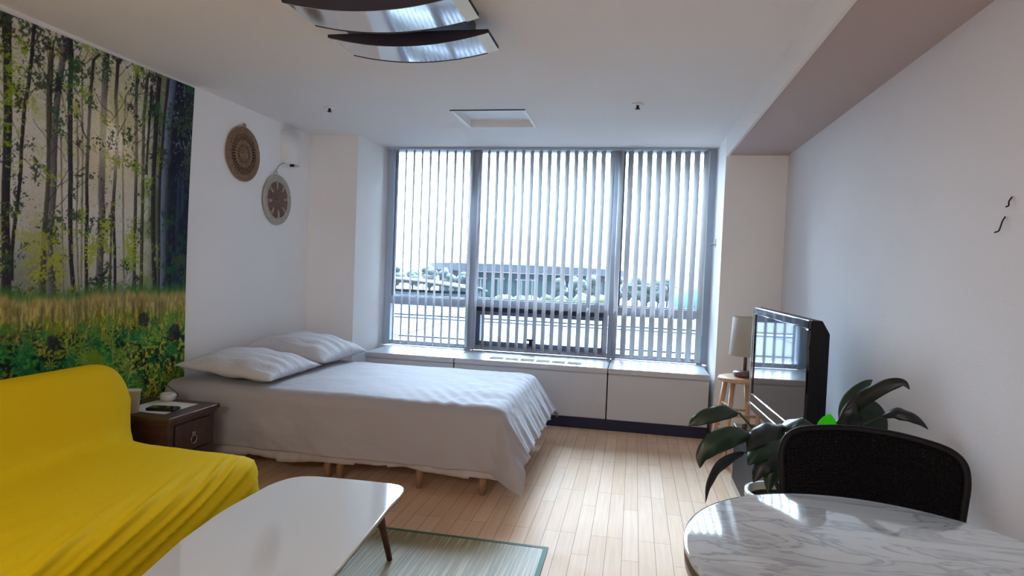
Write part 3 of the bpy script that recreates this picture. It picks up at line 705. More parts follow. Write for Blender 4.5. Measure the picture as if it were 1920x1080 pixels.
# ------------------------------------------------------------------ ceiling fixture
t = empty('ceiling_light', (-1.02, 2.53, H), 'ceiling light with bow-shaped mirrored shades on a dark base, switched off', 'ceiling light')
M_dk = mat('fixture_dark', lin(40, 40, 58), .5); M_dk2 = mat('fixture_base', lin(72, 66, 72), .5)
M_mir = mat('mirror_glass', lin(222, 224, 228), .09, metal=.85); M_cap = mat('frosted_cap', lin(226, 236, 232), .35)
box('base_plate', -.32, .27, -.30, .25, -.05, 0, M_dk2, t, .006)
def shade(yn, yf):
    n = 28; hw = .367; sag = .047; z0 = -.10
    y0, y1 = yn-2.53, yf-2.53
    arc = lambda u, d=0: z0-sag*(1-u*u)-d
    e = empty('shade', (0, 0, 0)); e.parent = t
    bm = bmesh.new()      # dark lens shaped sides
    for ya, yb in ((y0, y0+.012), (y1-.012, y1)):
        prev = None
        for i in range(n+1):
            u = -1+2*i/n; r = [bm.verts.new((u*hw, yy, zz)) for yy in (ya, yb) for zz in (z0+.006, arc(u))]
            if prev:
                for a, b in ((0, 1), (1, 3), (3, 2), (2, 0)): bm.faces.new((prev[a], prev[b], r[b], r[a]))
            else: bm.faces.new((r[0], r[1], r[3], r[2]))
            prev = r
        bm.faces.new((prev[0], prev[1], prev[3], prev[2]))
    bx(bm, -hw, hw, y0, y1, z0+.004, z0+.012)
    fin('side_panel', bm, M_dk, e)
    def sheet(name, ua, ub, m, off):
        k = 60; us_ = np.linspace(ua, ub, k+1); P = np.zeros((k+1, 2, 3))
        for i, u in enumerate(us_):
            for q, yy in enumerate((y0+.001, y1+.006)): P[i, q] = (u*hw, yy, arc(u, off)-.002)
        me_ = grid_mesh(name, P); me_.shade_flat(); o = link(name, me_, m, e); q = o.modifiers.new('t', 'SOLIDIFY'); q.thickness = .002; q.offset = 0
    sheet('mirror_sheet', -.93, .86, M_mir, .0005); sheet('end_cap', .862, 1.0, M_cap, .002); sheet('end_cap', -1.0, -.932, M_cap, .002)
    bm = bmesh.new(); prev = None
    for i in range(n+1):
        u = -.93+1.79*i/n; r = [bm.verts.new((u*hw, yy, arc(u)+zz)) for yy in (y1+.006, y1+.009) for zz in (-.006, .004)]
        if prev:
            for a, b in ((0, 1), (1, 3), (3, 2), (2, 0)): bm.faces.new((prev[a], prev[b], r[b], r[a]))
        prev = r
    fin('dark_edge', bm, M_dk, e)
    bm = bmesh.new(); ym = (y0+y1)/2; bx(bm, -.06, .06, ym-.02, ym+.02, z0+.01, -.05); fin('bracket', bm, M_dk, e)
shade(2.245, 2.455); shade(2.62, 2.825)
# sprinklers
def sprink(x, y, lab):
    t = empty('sprinkler', (x, y, H), lab, 'sprinkler', 'fire sprinklers in the ceiling')
    lathe('flange', [(0, -.001), (.038, -.001), (.04, -.004), (.022, -.010), (0, -.010)], M_white, t, 24)
    lathe('nozzle', [(0, -.009), (.009, -.010), (.009, -.026), (.016, -.030), (.016, -.033), (0, -.033)], M_blackplastic, t, 16)
sprink(-2.193, 4.2, 'small ceiling sprinkler above the bed, left of the ceiling panel')
sprink(-.029, 4.2, 'small ceiling sprinkler right of the square ceiling panel')

# ------------------------------------------------------------------ bed
bed = empty('bed', (-1.75, 4.04, 0), 'double bed on wooden legs with a ruffled skirt, head against the left wall', 'bed')
bx_, by_ = -1.75, 4.04
def rb(name, x0, x1, y0, y1, z0, z1, m, bev): return box(name, x0-bx_, x1-bx_, y0-by_, y1-by_, z0, z1, m, bed, bev)
rb('bed_base', -2.82, -1.725, 3.44, 4.66, .17, .27, M_matt, .01); rb('bed_base', -1.715, -.72, 3.44, 4.66, .17, .27, M_matt, .01)
rb('mattress', -2.82, -.70, 3.43, 4.67, .275, .485, M_matt, .06)
for x in (-2.72, -1.76, -1.68, -1.18, -.80):
    for y in (3.475, 4.62):
        lathe('leg', [(0, 0), (.017, 0), (.026, .17), (0, .17)], M_birch, bed, 20, loc=(x-bx_, y-by_, 0))
# skirt
def skirt():
    path = [(-2.80, 3.405)]+[(-2.80+2.13*i/300, 3.405) for i in range(1, 301)]+[(-.665, 3.41+1.25*i/180) for i in range(0, 181)]
    P = np.zeros((len(path), 8, 3)); s = 0; pleats = 17/2.13
    for i, (x, y) in enumerate(path):
        if i: s += math.hypot(x-path[i-1][0], y-path[i-1][1])
        side = i <= 300; amp = .010
        w = math.sin(s*2*PI*3.1+1.5*math.sin(s*4))*amp+math.sin(s*2*PI*11+2*math.sin(s*7))*.003
        hem = .122+.010*math.sin(s*5.1)+.007*math.sin(s*13)-.022*max(0, math.sin(s*3.3))+(.012 if math.sin(s*9+2) > .6 else 0)
        for j in range(8):
            z = .28+(hem-.28)*j/7; k = (j/7)
            P[i, j] = (x-bx_+(0 if side else w*k+.01*k), y-by_-(w*k+.012*k if side else 0), z)
    o = link('bed_skirt', grid_mesh('bed_skirt', P), M_skirt, bed, True); q = o.modifiers.new('t', 'SOLIDIFY'); q.thickness = .002
skirt()

def duvet():
    X0, X1, Yn, Yf, Zt, rad = -2.825, -.665, 3.395, 4.70, .520, .085
    dropN, dropF, dropX = .318, .22, .265
    us = np.concatenate([np.linspace(X0, X1-.15, 110), np.linspace(X1-.15, X1+dropX, 70)[1:]])
    vs = np.concatenate([np.linspace(Yn-dropN, Yn+.15, 80), np.linspace(Yn+.15, Yf-.1, 60)[1:], np.linspace(Yf-.1, Yf+dropF, 30)[1:]])
    U, V = np.meshgrid(us, vs, indexing='ij')
    # the flat centre part ends at X1-rad / Yn+rad
    ex = np.maximum(0, U-(X1-rad)); ey = np.where(V < Yn+rad, V-(Yn+rad), np.where(V > Yf-rad, V-(Yf-rad), 0))
    d = np.hypot(ex, ey)+1e-9; cx, cy = ex/d, ey/d
    corner = 4*(cx*np.abs(cy))**2            # 1 at the diagonal
    flare = .10+.42*cx**2+.25*corner
    am = PI/2-np.arcsin(np.clip(flare, 0, .9)); a = np.clip(d/rad, 0, am); rest = np.maximum(0, d-rad*am)
    # ripples around the hanging part
    s = np.where(cx > .5, V, U)
    ang = np.arctan2(np.abs(ey), ex+1e-9)
    rip = (.004*np.sin(U*11+2*np.sin(U*3))+.002*np.sin(U*31+1))*(1-cx)+ (.008*np.sin(V*26+1)+.005*np.sin(V*61))*cx + .022*np.sin(ang*9)*corner
    hang = np.clip(rest/.25, 0, 1)
    hor = rad*np.sin(a)+rest*flare+rip*hang; ver = rad*(1-np.cos(a))+rest*np.sqrt(1-np.minimum(flare, .9)**2)
    bx0 = np.minimum(U, X1-rad); by0 = np.clip(V, Yn+rad, Yf-rad)
    X = bx0+cx*hor; Y = by0+cy*hor; Z = Zt-ver
    top = np.clip(1-d/.12, 0, 1)
    puff = .010*(fbm(U*3.1, V*3.1, 3, 2)-.5)+.012*np.exp(-((U-X1+.25)/.2)**2)*(fbm(U*12, V*9, 2, 6)-.5)
    cre = .007*np.exp(-((U+1.05)/.25)**2)*np.exp(-((V-3.65)/.22)**2)*np.sin((U*.8+V*.5)*75)
    Z = Z+puff*2*top+cre*np.clip(1-d/.3, 0, 1)
    # side: soft diagonal drags
    X = X+0; Y = Y-(fbm(U*5+V*2, V*5, 3, 8)-.5)*.05*hang*(1-cx)*(cy < 0)
    # foot corner and foot edge wrinkles
    f = np.exp(-((U-X1)/.12)**2); Z = Z+.002*f*np.sin(V*60+U*30)*np.clip((V-Yn)/.3, 0, 1)
    Z = np.minimum(Z, Zt+.03); X = np.maximum(X, -2.825)
    me = grid_mesh('duvet', np.stack([X, Y, Z], -1)); o = link('duvet', me, M_duvet, None, True)
    q = o.modifiers.new('t', 'SOLIDIFY'); q.thickness = .012; q.offset = -1
    tag(o, 'plain white duvet draped over the bed with a corner hanging low at the foot', 'duvet')
duvet()

def pillow(cx, cy, hx, hy, th, z, tilt, yaw, lab, seed):
    n = 46; me = None; T = []
    for side in (1, -1):
        P = np.zeros((n, n, 3))
        for i in range(n):
            for j in range(n):
                u = -1+2*i/(n-1); v = -1+2*j/(n-1)
                pin = 1-.10*(1-v*v)*abs(u)**2.2; pin2 = 1-.08*(1-u*u)*abs(v)**2.2
                b_ = ((1-abs(u)**2.4)*(1-abs(v)**2.4))**.55
                w = .012*math.sin(9*u+3*v+seed)*b_*abs(v)+.010*math.sin(17*v-4*u+seed)*abs(u)*b_
                P[i, j] = (u*hx*pin, v*hy*pin2, (side*th*b_*(1 if side > 0 else .55))+w)
        T.append(P)
    bm = bmesh.new()
    for P in T:
        vs_ = [[bm.verts.new(P[i, j]) for j in range(n)] for i in range(n)]
        for i in range(n-1):
            for j in range(n-1): bm.faces.new((vs_[i][j], vs_[i+1][j], vs_[i+1][j+1], vs_[i][j+1]))
    bmesh.ops.remove_doubles(bm, verts=bm.verts, dist=.0008)
    o = fin('pillow', bm, M_pillow, None, True); o.location = (cx, cy, z); o.rotation_euler = (0, tilt, yaw)
    tag(o, lab, 'pillow', 'white pillows at the head of the bed')
pillow(-2.47, 3.775, .33, .345, .098, .588, math.radians(5), .03, 'white pillow on the near side of the bed, beside the nightstand', 1)
pillow(-2.46, 4.47, .34, .345, .125, .608, math.radians(5), -.04, 'white pillow on the far side of the bed, beside the window pier', 4)

# ------------------------------------------------------------------ nightstand and what is on it
t = empty('nightstand', (-2.57, 3.05, 0), 'dark brown wooden nightstand between the yellow sofa and the bed', 'nightstand')
box('tabletop', -.235, .232, -.20, .215, .422, .45, M_dark, t, .006)
box('moulding', -.225, .220, -.19, .205, .405, .422, M_dark, t, .004)
box('body', -.215, .205, -.175, .19, .10, .405, M_dark, t, .004)
for x in (-.195, .185):
    for y in (-.155, .17): box('leg', x-.022, x+.022, y-.022, y+.022, 0, .405, M_dark, t, .003)
dr = box('drawer', .205, .218, -.128, .143, .235, .392, M_dark, t, .004)
bm = bmesh.new(); bx(bm, 0.217, .222, -.012, .018, .32, .335); tube_into(bm, [(.223, .003+.022*math.sin(a), .315-.022+.022*math.cos(a)) for a in [2*PI*k/16 for k in range(16)]+[0]], .003, 6, False)
fin('ring_pull', bm, M_chrome, dr, False)
dr2 = box('drawer', .205, .218, -.128, .143, .115, .228, M_dark, t, .004)
zt = .4508
bm = bmesh.new(); bx(bm, -2.70, -2.43, 2.93, 3.19, zt, zt+.0015); tag(fin('paper_sheet', bm, M_paper), 'sheet of white paper lying on the nightstand under the phone', 'paper')
t = empty('mobile_phone', (-2.50, 3.0, zt+.0018), 'black mobile phone lying on the paper on the nightstand', 'phone', rz=.16)
box('phone_body', -.078, .078, -.036, .036, 0, .016, M_blackplastic, t, .005); box('screen', -.072, .072, -.032, .032, .016, .017, M_blackgloss, t)
def cup(x, y, h, lab):
    t = empty('paper_cup', (x, y, zt), lab, 'cup', 'white cups beside the sofa')
    lathe('cup_wall', [(0, .001), (.026, .001), (.036, h), (.038, h), (.038, h-.004), (.0345, h-.004), (.025, .004), (0, .004)], M_cup, t, 32)
cup(-2.60, 2.90, .125, 'taller white cup on the nightstand corner beside the sofa back')
cup(-2.72, 2.92, .14, 'white cup mostly hidden between the sofa back and the other cup')
lathe_o = empty('glass_dish', (-2.64, 3.205, zt), 'small round white glass dish at the back of the nightstand', 'dish')
lathe('dish_bowl', [(0, .002), (.035, .002), (.042, .01), (.046, .03), (.040, .045), (.036, .045), (.038, .03), (.034, .012), (0, .01)], mat('milky_glass', lin(206, 210, 206), .12, coat=.5), lathe_o, 32)
tag(tube('charging_cable', smooth_path([(-2.62, 3.245, .46), (-2.64, 3.29, .47), (-2.71, 3.31, .50), (-2.78, 3.33, .515), (-2.80, 3.345, .44), (-2.80, 3.35, .3)]), .0022, M_blackplastic, None, 6), 'thin dark cable running from the nightstand along the bed edge', 'cable')

# ------------------------------------------------------------------ sofa
def sofa():
    t = empty('sofa', (-2.3, 1.6, 0), 'yellow cloth-covered armless sofa in the left foreground', 'sofa')
    # profile in (x, z): from the floor behind, over the back, seat, front to floor
    key = [(-2.80, .03), (-2.79, .30), (-2.70, .66), (-2.66, .725), (-2.60, .750), (-2.54, .735), (-2.495, .68), (-2.455, .58), (-2.415, .47), (-2.375, .425), (-2.30, .408),
           (-2.10, .402), (-1.90, .402), (-1.76, .400), (-1.70, .388), (-1.668, .35), (-1.655, .28), (-1.645, .16), (-1.64, .03)]
    prof = [(p.x, p.z) for p in smooth_path([(x, 0, z) for x, z in key], 9)]; n = len(prof)
    px = np.array([p[0] for p in prof]); pz = np.array([p[1] for p in prof])
    tx = np.gradient(px); tz = np.gradient(pz); l = np.hypot(tx, tz); nx, nz = -tz/l, tx/l    # outward normal (up side)
    Ys = np.concatenate([np.linspace(.75, 2.52, 230), 2.52+.14*np.sin(np.linspace(0, PI/2, 20))[1:]])
    rows = []
    isback = np.clip((-2.36-px)/.10, 0, 1); isseat = 1-isback
    front = np.clip((px+1.80)/.12, 0, 1)
    sarc = np.cumsum(l)
    for y in Ys:
        t_ = np.clip((y-2.52)/.14, 0, 1); ins = .055*(1-np.sqrt(max(0, 1-t_*t_)))
        rb_ = np.clip((pz-.45)/.3, 0, 1)*isback
        yy = np.full(n, y)+isback*.115*np.clip((y-2.0)/.6, 0, 1)
        # backrest corner: round off in y at the top
        tb = np.clip((y-2.52)/.14, 0, 1); zoff = -rb_*.07*(1-np.sqrt(max(0, 1-tb**2)))
        w = np.zeros(n)
        Yv = np.full(n, y)
        # diagonal folds on the front and front half of the seat
        q = (sarc-sarc[int(n*.70)])-.30*(2.62-Yv)+.01*np.sin(Yv*5)
        fold = 1-2*np.abs(np.sin(q*44+1.2*np.sin(q*13)))**.8+.35*np.sin(q*150+Yv*3)
        w += .0075*np.clip((px+1.86)/.16, 0, 1)*fold*np.clip((2.66-y)/.25, .3, 1)
        # seat creases running along the sofa
        w += .0045*(fbm(px*38+Yv*3, Yv*4.0, 3, 21)-.5)*2*np.clip((px+2.4)/.15, 0, 1)*(1-front)*np.clip((2.2-y)/.5, .1, 1)*1.6
        w += .010*(fbm(px*9+Yv*1.5, Yv*3, 2, 27)-.5)*np.clip((px+2.4)/.15, 0, 1)
        # pinch at the crease near the end
        e = np.exp(-((px+2.38)/.05)**2)*np.exp(-((y-2.5)/.14)**2); w += -.004*e*np.sin(y*45)
        X = px+nx*(w-ins); Z = pz+nz*(w-ins)+zoff*1.0
        Z = np.maximum(Z, .03)
        rows.append(np.stack([X+2.3, yy-1.6, Z], 1))
    P = np.array(rows)
    # cap: contract the last ring to a line
    last = P[-1]; mid = last.copy(); base = np.interp(last[:, 0], [-.5, .66], [.25, .2])
    for k in (.3, .65, 1.0):
        r = last.copy(); r[:, 2] = last[:, 2]*(1-k)+np.minimum(last[:, 2], .22)*k; r[:, 1] += .004*k
        P = np.concatenate([P, r[None]])
    link('slipcover', grid_mesh('slipcover', P), M_yellow, t, True)
    bm = bmesh.new(); bx(bm, -.46, .6, -.78, .98, .05, .2); fin('sofa_base', bm, M_blackplastic, t)
    for x in (-.42, .56):
        for y in (-.74, .94): box('leg', x-.03, x+.03, y-.03, y+.03, 0, .06, M_walnut, t)
sofa()

# ------------------------------------------------------------------ rug and coffee table
t = empty('bamboo_rug', (-1.05, 1.95, 0), 'pale green bamboo mat with a dark green edge under the coffee table', 'rug')
box('woven_mat', -.55, .69, -.95, .925, .001, .005, M_rug, t)
bm = bmesh.new(); bx(bm, .69, .712, -.95, .945, .001, .0065); bx(bm, -.57, .69, .925, .945, .001, .0065); bx(bm, -.57, -.55, -.95, .925, .001, .0065); fin('edge_binding', bm, M_rugb, t)

t = empty('coffee_table', (-1.17, 2.03, 0), 'low white glossy coffee table with rounded corners and walnut legs, in front of the sofa', 'coffee table')
out = [(-1.47, 1.86), (-1.497, 2.10), (-1.495, 2.26), (-1.490, 2.40), (-1.468, 2.49), (-1.43, 2.545), (-1.385, 2.568), (-1.32, 2.578), (-1.15, 2.587), (-1.03, 2.588), (-.965, 2.578), (-.932, 2.545), (-.918, 2.48), (-.915, 2.36), (-.902, 2.20), (-.886, 1.98),
       (-.873, 1.76), (-.885, 1.60), (-.92, 1.51), (-.99, 1.475), (-1.10, 1.465), (-1.25, 1.468), (-1.34, 1.485), (-1.39, 1.54), (-1.42, 1.65)]
pp = [p for p in smooth_path([(x, y, 0) for x, y in out+[out[0]]], 5)][:-1]
def plate(name, sc, z0, z1, m, bev):
    bm = bmesh.new(); a = [bm.verts.new(((p.x+1.17)*sc, (p.y-2.03)*sc, z0)) for p in pp]; b = [bm.verts.new(((p.x+1.17)*sc, (p.y-2.03)*sc, z1)) for p in pp]
    bm.faces.new(a); bm.faces.new(b); k = len(pp)
    for i in range(k): bm.faces.new((a[i], a[(i+1) % k], b[(i+1) % k], b[i]))
    fin(name, bm, m, t, bevel=bev)
plate('tabletop', 1.0, .328, .341, M_tablew, .003); plate('edge_band', .985, .314, .328, M_tedge, .003)
for sx_, sy_ in ((1, 1), (-1, 1), (1, -1), (-1, -1)):
    x, y = sx_*.145, sy_*.44
    bm = bmesh.new(); tube_into(bm, [(x+sx_*.03, y+sy_*.10, .0105), (x, y, .314)], [.012, .019], 16); fin('leg', bm, M_walnut, t, True)

# ------------------------------------------------------------------ round marble table
t = empty('round_table', (.560, 1.425, 0), 'round grey-veined marble dining table in the right foreground', 'table')
R_ = .428
lathe('marble_top', [(0, .700), (R_-.016, .700), (R_-.006, .704), (R_-.001, .712), (R_-.003, .718), (R_-.012, .720), (0, .720)], M_marble, t, 128)
lathe('metal_rim', [(R_-.03, .699), (R_-.008, .699), (R_-.008, .697), (R_-.004, .690), (R_-.006, .668), (R_-.014, .664), (R_-.03, .664)], mat('rim_bronze', lin(120, 106, 92), .3, metal=.6), t, 128)
lathe('under_plate', [(0, .66), (R_-.03, .66), (R_-.03, .699), (0, .699)], M_blackplastic, t, 64)
lathe('pedestal', [(0, .02), (.04, .02), (.035, .1), (.032, .6), (.06, .64), (.12, .66), (0, .66)], M_blackplastic, t, 32)
lathe('foot_plate', [(0, 0), (.24, 0), (.24, .012), (.05, .03), (0, .03)], M_blackplastic, t, 48)

# ------------------------------------------------------------------ black rattan chair behind the table
t = empty('rattan_chair', (.722, 2.02, 0), 'black woven rattan armchair behind the round marble table', 'chair', rz=-.26)
# local: +y away from the camera is the back of the chair
hw = .262
def back_pt(u, v):
    """u -1..1 across, v 0..1 up the back"""
    top = .812-.030*max(0, abs(u)-.0)**3; zz = .44+(top-.44)*v
    wx = hw*(1-.05*(1-v)); y = .20-.075*u*u+.05*v
    return Vector((u*wx, y, zz))
def rnd_u(u, v):
    return u
# frame tube following rounded rectangle
fr = [back_pt(-.93, 0), back_pt(-.965, .35), back_pt(-1.0, .72)]
pts = [back_pt(-.94, 0), back_pt(-.96, .3), back_pt(-.985, .6), back_pt(-.995, .78), back_pt(-.965, .92), back_pt(-.87, .985), back_pt(-.7, 1.0), back_pt(-.35, 1.005), back_pt(0, 1.008), back_pt(.35, 1.005), back_pt(.7, 1.0), back_pt(.87, .985), back_pt(.965, .92), back_pt(.995, .78), back_pt(.985, .6), back_pt(.96, .3), back_pt(.94, 0)]
tube('back_frame', smooth_path(pts, 6), .012, M_rattan, t, 10)
# woven panel: strands with gaps
bm = bmesh.new(); rnd = random.Random(5)
NU, NV = 84, 34
def inside(u, v):
    uu_ = abs(u); return not (uu_ > .80 and v > .86 and ((uu_-.80)/.17)**2+((v-.86)/.13)**2 > 1)
for i in range(NU):
    u = -.955+1.91*(i+.5)/NU; w = .0026 if rnd.random() < .2 else .0033
    vm = .985
    if abs(u) > .80: vm = .86+.125*math.sqrt(max(0, 1-((abs(u)-.80)/.165)**2))
    seg = [back_pt(u, vm*k/10) for k in range(11)]
    tube_into(bm, seg, w, 4, False)
fin('woven_uprights', bm, M_rattan, t)
bm = bmesh.new()
for j in range(64):
    v = .02+.955*(j+.5)/64
    um = .955
    if v > .86: um = .80+.155*math.sqrt(max(0, 1-((v-.86)/.13)**2))
    s = 1 if j % 2 else -1
    ptsj = []
    for i in range(85):
        u = -um+2*um*i/84; p = back_pt(u, v); p.y += s*.0022*(1 if i % 2 else -1); ptsj.append(p)
    tube_into(bm, ptsj, .0033 if v < .84 or rnd.random() < .5 else .0024, 4, False)
fin('woven_strands', bm, M_rattan, t)
lathe('seat', [(0, .40), (.20, .40), (.235, .415), (.24, .43), (.225, .445), (0, .45)], M_rattan, t, 48, loc=(0, -.02, 0), sx=1.05)
for s in (-1, 1):
    tube('armrest', smooth_path([back_pt(s*.98, .40), (s*.285, .09, .585), (s*.31, .0, .57), (s*.31, -.12, .545), (s*.28, -.18, .49), (s*.245, -.17, .42)], 6), .013, M_rattan, t, 10)
    tube('leg', [(s*.20, .16, .43), (s*.235, .22, 0)], [.016, .012], M_rattan, t, 10)
    tube('leg', [(s*.19, -.17, .43), (s*.22, -.21, 0)], [.016, .012], M_rattan, t, 10)

# ------------------------------------------------------------------ TV cabinet, television
t = empty('tv_cabinet', (.87, 3.52, 0), 'low black glossy cabinet under the television against the right wall', 'cabinet')
x0, x1, y0, y1 = -.215, .22, -.56, .61
box('top_board', x0, x1, y0, y1, .365, .385, M_blackgloss, t, .002)
box('shelf', x0+.02, x1-.005, y0+.02, y1-.02, .185, .20, M_blackplastic, t, .002)
box('base_board', x0, x1, y0, y1, .0, .05, M_blackgloss, t, .002)
box('back_panel', x1-.015, x1-.003, y0+.01, y1-.01, .05, .365, M_blackplastic, t)
for y in (y0, y1-.02): box('side_panel', x0+.01, x1-.015, y, y+.02, .05, .365, M_blackgloss, t, .002)
tag(box('front_panel', x0+.002, x0+.008, y0+.02, y1-.02, .052, .363, M_blackplastic, t), 'matt black front')

t = empty('television', (.765, 3.535, .387), 'black flat television with a glossy frame on the low black cabinet', 'television', rz=.05)
HW, ZB_, ZT_ = .515, .155, .737
bm = bmesh.new()    # cabinet back with chamfered rear edges
def ring(x, k, kz): return [bm.verts.new((x, y, z)) for y, z in ((-HW*k, ZB_+kz), (HW*k, ZB_+kz), (HW*k, ZT_-kz), (-HW*k, ZT_-kz))]
a = ring(.0, 1, 0); b = ring(.045, 1, 0.0); c_ = ring(.085, .965, .06)
for p, q in ((a, b), (b, c_)):
    for i in range(4): bm.faces.new((p[i], p[(i+1) % 4], q[(i+1) % 4], q[i]))
bm.faces.new(a); bm.faces.new(c_)
fin('tv_housing', bm, M_blackplastic, t, bevel=.004)
bm = bmesh.new(); w = .042
for y_0, y_1, z_0, z_1 in ((-HW, HW, ZT_-w, ZT_), (-HW, HW, ZB_, ZB_+w+.016), (-HW, -HW+w, ZB_+w+.016, ZT_-w), (HW-w, HW, ZB_+w+.016, ZT_-w)): bx(bm, -.014, 0.001, y_0, y_1, z_0, z_1)
fin('screen_frame', bm, M_blackgloss, t, bevel=.005)
box('screen', -.008, 0, -HW+w, HW-w, ZB_+w+.016, ZT_-w, M_screen, t)
bm = bmesh.new(); bx(bm, -.019, -.014, -HW, HW, ZB_-.002, ZB_+.003); bx(bm, -.018, -.013, HW-.004, HW+.001, ZB_, ZT_)
fin('silver_edge', bm, M_chrome, t)
bm = bmesh.new(); bx(bm, -.012, .03, -HW+.02, HW-.02, ZB_-.042, ZB_-.003); fin('speaker_bar', bm, M_blackgloss, t, bevel=.004)
box('stand_neck', .01, .05, -.10, .10, .016, ZB_-.04, M_blackplastic, t)
box('stand_foot', -.09, .16, -.26, .26, 0, .016, M_blackgloss, t, .005)

# ------------------------------------------------------------------ stool and table lamp
t = empty('wooden_stool', (.765, 4.655, 0), 'light pine round stool carrying the table lamp beside the window pier', 'stool')
lathe('seat', [(0, .568), (.135, .568), (.148, .574), (.15, .585), (.146, .595), (.13, .6), (0, .6)], M_pine, t, 48)
lg = []
for k in range(4):
    a = PI/4+.18+k*PI/2; c0, s0 = math.cos(a), math.sin(a)
    tube('leg', [(.19*c0, .19*s0, 0), (.105*c0, .105*s0, .57)], [.015, .018], M_pine, t, 14); lg.append(a)
for k in range(4):
    for z in ((.22, .40) if k % 2 else (.17, .34)):
        r_ = .19+(.105-.19)*z/.57
        p = [(r_*math.cos(lg[k]), r_*math.sin(lg[k]), z), (r_*math.cos(lg[(k+1) % 4]), r_*math.sin(lg[(k+1) % 4]), z)]
        tube('rung', p, .009, M_pine, t, 10)
t = empty('table_lamp', (.795, 4.665, .6005), 'small table lamp with a beige linen drum shade, switched off, on the pine stool', 'lamp')
lathe('lamp_base', [(0, 0), (.072, 0), (.078, .006), (.078, .03), (.07, .038), (.02, .042), (0, .042)], M_lampbase, t, 40)
lathe('lamp_stem', [(0, .04), (.013, .04), (.013, .16), (.008, .163), (0, .163)], M_lampbase, t, 20)
sh = lathe('lamp_shade', [(.112, .150), (.098, .420), (.096, .420), (.110, .150), (.112, .150)], M_shade, t, 56)
tube('shade_spider', [(-.10, 0, .27), (.10, 0, .27)], .002, M_chrome, t, 6)
tube('lamp_socket', [(0, 0, .16), (0, 0, .30)], .011, M_chrome, t, 12)

# ------------------------------------------------------------------ potted plant
PX, PY = .62, 2.66
t = empty('potted_plant', (PX, PY, 0), 'broad-leaved potted plant with dark drooping leaves between the television and the rattan chair', 'plant')
lathe('pot', [(0, 0), (.09, 0), (.10, .02), (.135, .40), (.142, .43), (.142, .45), (.128, .45), (.12, .40), (0, .40)], M_pot, t, 48)
lathe('soil', [(0, .425), (.126, .42)], M_soil, t, 32)
def leaf(pts, width, m, nrm=(0, -1, 0), fold=.25, stem_from=(0, 0, .42), wave=.0):
    """pts: world centre line of the blade; width: half width; nrm: facing"""
    P = [p-Vector((PX, PY, 0)) for p in smooth_path(pts, 6)]; n = len(P); bm = bmesh.new(); prev = None; N = Vector(nrm).normalized()
    for i, p in enumerate(P):
        tt = i/(n-1); w = width*(math.sin(PI*min(1, tt*1.0)**.72)**.85+.02) if 0 < tt < 1 else width*.03
        tan = (P[min(i+1, n-1)]-P[max(0, i-1)]).normalized(); side = tan.cross(N).normalized(); nn = side.cross(tan)
        row = []
        for k in range(-4, 5):
            q = k/4; row.append(bm.verts.new(p+side*w*q+nn*(-abs(q)**1.5*fold*w+.10*w*abs(q)*math.sin(tt*18+k)*wave)))
        if prev:
            for k in range(8): bm.faces.new((prev[k], prev[k+1], row[k+1], row[k]))
        prev = row
    o = fin('leaf', bm, m, t, True); s_ = o.modifiers.new('t', 'SOLIDIFY'); s_.thickness = .0012
    a = Vector(stem_from); b = P[0]; mid = (a+b)/2+Vector((0, 0, .06))
    tube('leaf_stalk', smooth_path([a, mid, b], 6), .004, M_stem, t, 8)
def lw(x, y, z): return (x, y, z)
leaf([(0.414, 2.5, 0.791), (0.358, 2.46, 0.8), (0.293, 2.43, 0.787), (0.246, 2.42, 0.763), (0.224, 2.42, 0.743)], 0.03, M_leaf, (0.3, -0.8, 0.6), 0.3, wave=1)
leaf([(0.464, 2.48, 0.713), (0.384, 2.42, 0.719), (0.315, 2.38, 0.696), (0.275, 2.37, 0.65), (0.266, 2.37, 0.604)], 0.04, M_leaf, (0.2, -1, 0.35), 0.3, wave=1)
leaf([(0.437, 2.46, 0.653), (0.373, 2.4, 0.637), (0.326, 2.36, 0.605), (0.3, 2.35, 0.547), (0.29, 2.35, 0.487)], 0.02, M_leaf2, (0.6, -0.9, 0.2), 0.3, wave=1)
leaf([(0.814, 2.62, 0.719), (0.823, 2.6, 0.795), (0.869, 2.56, 0.875), (0.925, 2.52, 0.93), (0.97, 2.5, 0.949), (0.992, 2.49, 0.927)], 0.028, M_leaf2, (-0.3, -1, 0.5), 0.2, wave=1)
leaf([(0.837, 2.72, 0.743), (0.865, 2.74, 0.813), (0.908, 2.76, 0.862), (0.945, 2.78, 0.892), (0.968, 2.78, 0.911)], 0.028, M_leaf, (-0.5, -1, 0.3), 0.2, wave=0)
leaf([(0.942, 2.6, 0.801), (0.969, 2.56, 0.83), (1.006, 2.54, 0.828), (1.046, 2.53, 0.81), (1.073, 2.52, 0.781)], 0.026, M_leaf2, (0, -0.8, 0.7), 0.5, wave=1)
leaf([(0.873, 2.66, 0.813), (0.922, 2.66, 0.796), (0.959, 2.66, 0.747), (0.98, 2.67, 0.673)], 0.055, M_leaf, (0.1, -1, 0.2), 0.2, wave=0)
leaf([(0.769, 2.6, 0.672), (0.752, 2.58, 0.732), (0.749, 2.57, 0.771), (0.751, 2.56, 0.802)], 0.036, M_leafb, (0, -1, 0.1), 0.25, wave=0)
leaf([(0.83, 2.58, 0.694), (0.816, 2.56, 0.759), (0.823, 2.55, 0.812), (0.839, 2.56, 0.852)], 0.034, M_leaf2, (-0.2, -1, 0.1), 0.3, wave=1)
leaf([(0.565, 2.6, 0.702), (0.599, 2.56, 0.75), (0.64, 2.52, 0.775), (0.688, 2.5, 0.762)], 0.03, M_leaf, (0, -0.6, 0.8), 0.3, wave=1)
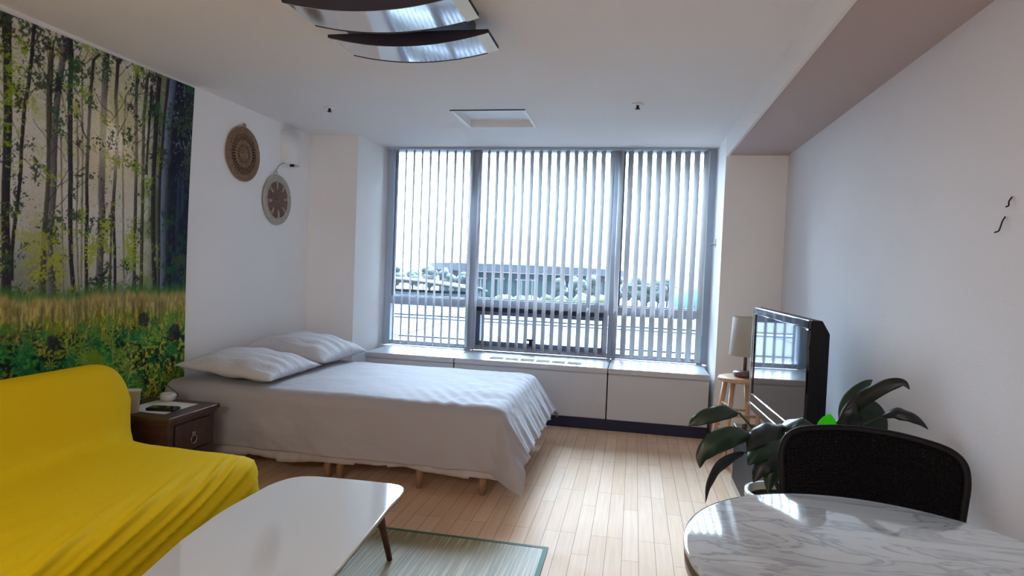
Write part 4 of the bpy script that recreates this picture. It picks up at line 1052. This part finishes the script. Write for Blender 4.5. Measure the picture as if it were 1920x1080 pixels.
leaf([(0.588, 2.55, 0.741), (0.53, 2.5, 0.736), (0.471, 2.45, 0.711), (0.434, 2.42, 0.665)], 0.045, M_leaf2, (-0.2, -0.8, 0.6), 0.4, wave=1)
leaf([(0.598, 2.52, 0.709), (0.533, 2.46, 0.695), (0.471, 2.42, 0.668), (0.436, 2.4, 0.623)], 0.048, M_leaf, (-0.3, -0.9, 0.6), 0.5, wave=1)
leaf([(0.599, 2.5, 0.674), (0.54, 2.44, 0.665), (0.486, 2.41, 0.625), (0.458, 2.4, 0.561)], 0.05, M_leaf2, (-0.4, -0.9, 0.5), 0.4, wave=1)
leaf([(0.619, 2.5, 0.655), (0.569, 2.44, 0.644), (0.524, 2.41, 0.603), (0.513, 2.41, 0.524)], 0.045, M_leaf, (-0.2, -1, 0.4), 0.4, wave=1)
leaf([(0.705, 2.62, 0.671), (0.659, 2.6, 0.71), (0.61, 2.58, 0.736), (0.561, 2.56, 0.743)], 0.032, M_leaf, (0, -0.5, 0.9), 0.3, wave=1)
leaf([(0.755, 2.66, 0.655), (0.713, 2.66, 0.715), (0.672, 2.66, 0.737), (0.632, 2.66, 0.74)], 0.03, M_leaf2, (0, -0.5, 0.9), 0.3, wave=1)
leaf([(0.905, 2.62, 0.68), (0.871, 2.6, 0.733), (0.847, 2.6, 0.768), (0.834, 2.6, 0.792)], 0.03, M_leaf, (0, -1, 0.2), 0.3, wave=0)
# ------------------------------------------------------------------ hooks on the right wall
t = empty('wall_hook', (R, 2.20, 1.50), 'small black curved hook on the right wall, lower of two', 'hook', 'black hooks on the right wall')
tube('hook_wire', smooth_path([(-.002, -.006, .026), (-.008, -.004, .012), (-.010, 0, -.004), (-.012, .006, -.018), (-.018, .016, -.022)]), .0022, M_blackplastic, t, 8)
t = empty('wall_hook', (R, 2.165, 1.565), 'short black hook on the right wall, upper of two', 'hook', 'black hooks on the right wall')
tube('hook_wire', smooth_path([(-.002, 0, .018), (-.008, .003, .004), (-.009, .001, -.008), (-.013, .008, -.012)]), .0022, M_blackplastic, t, 8)
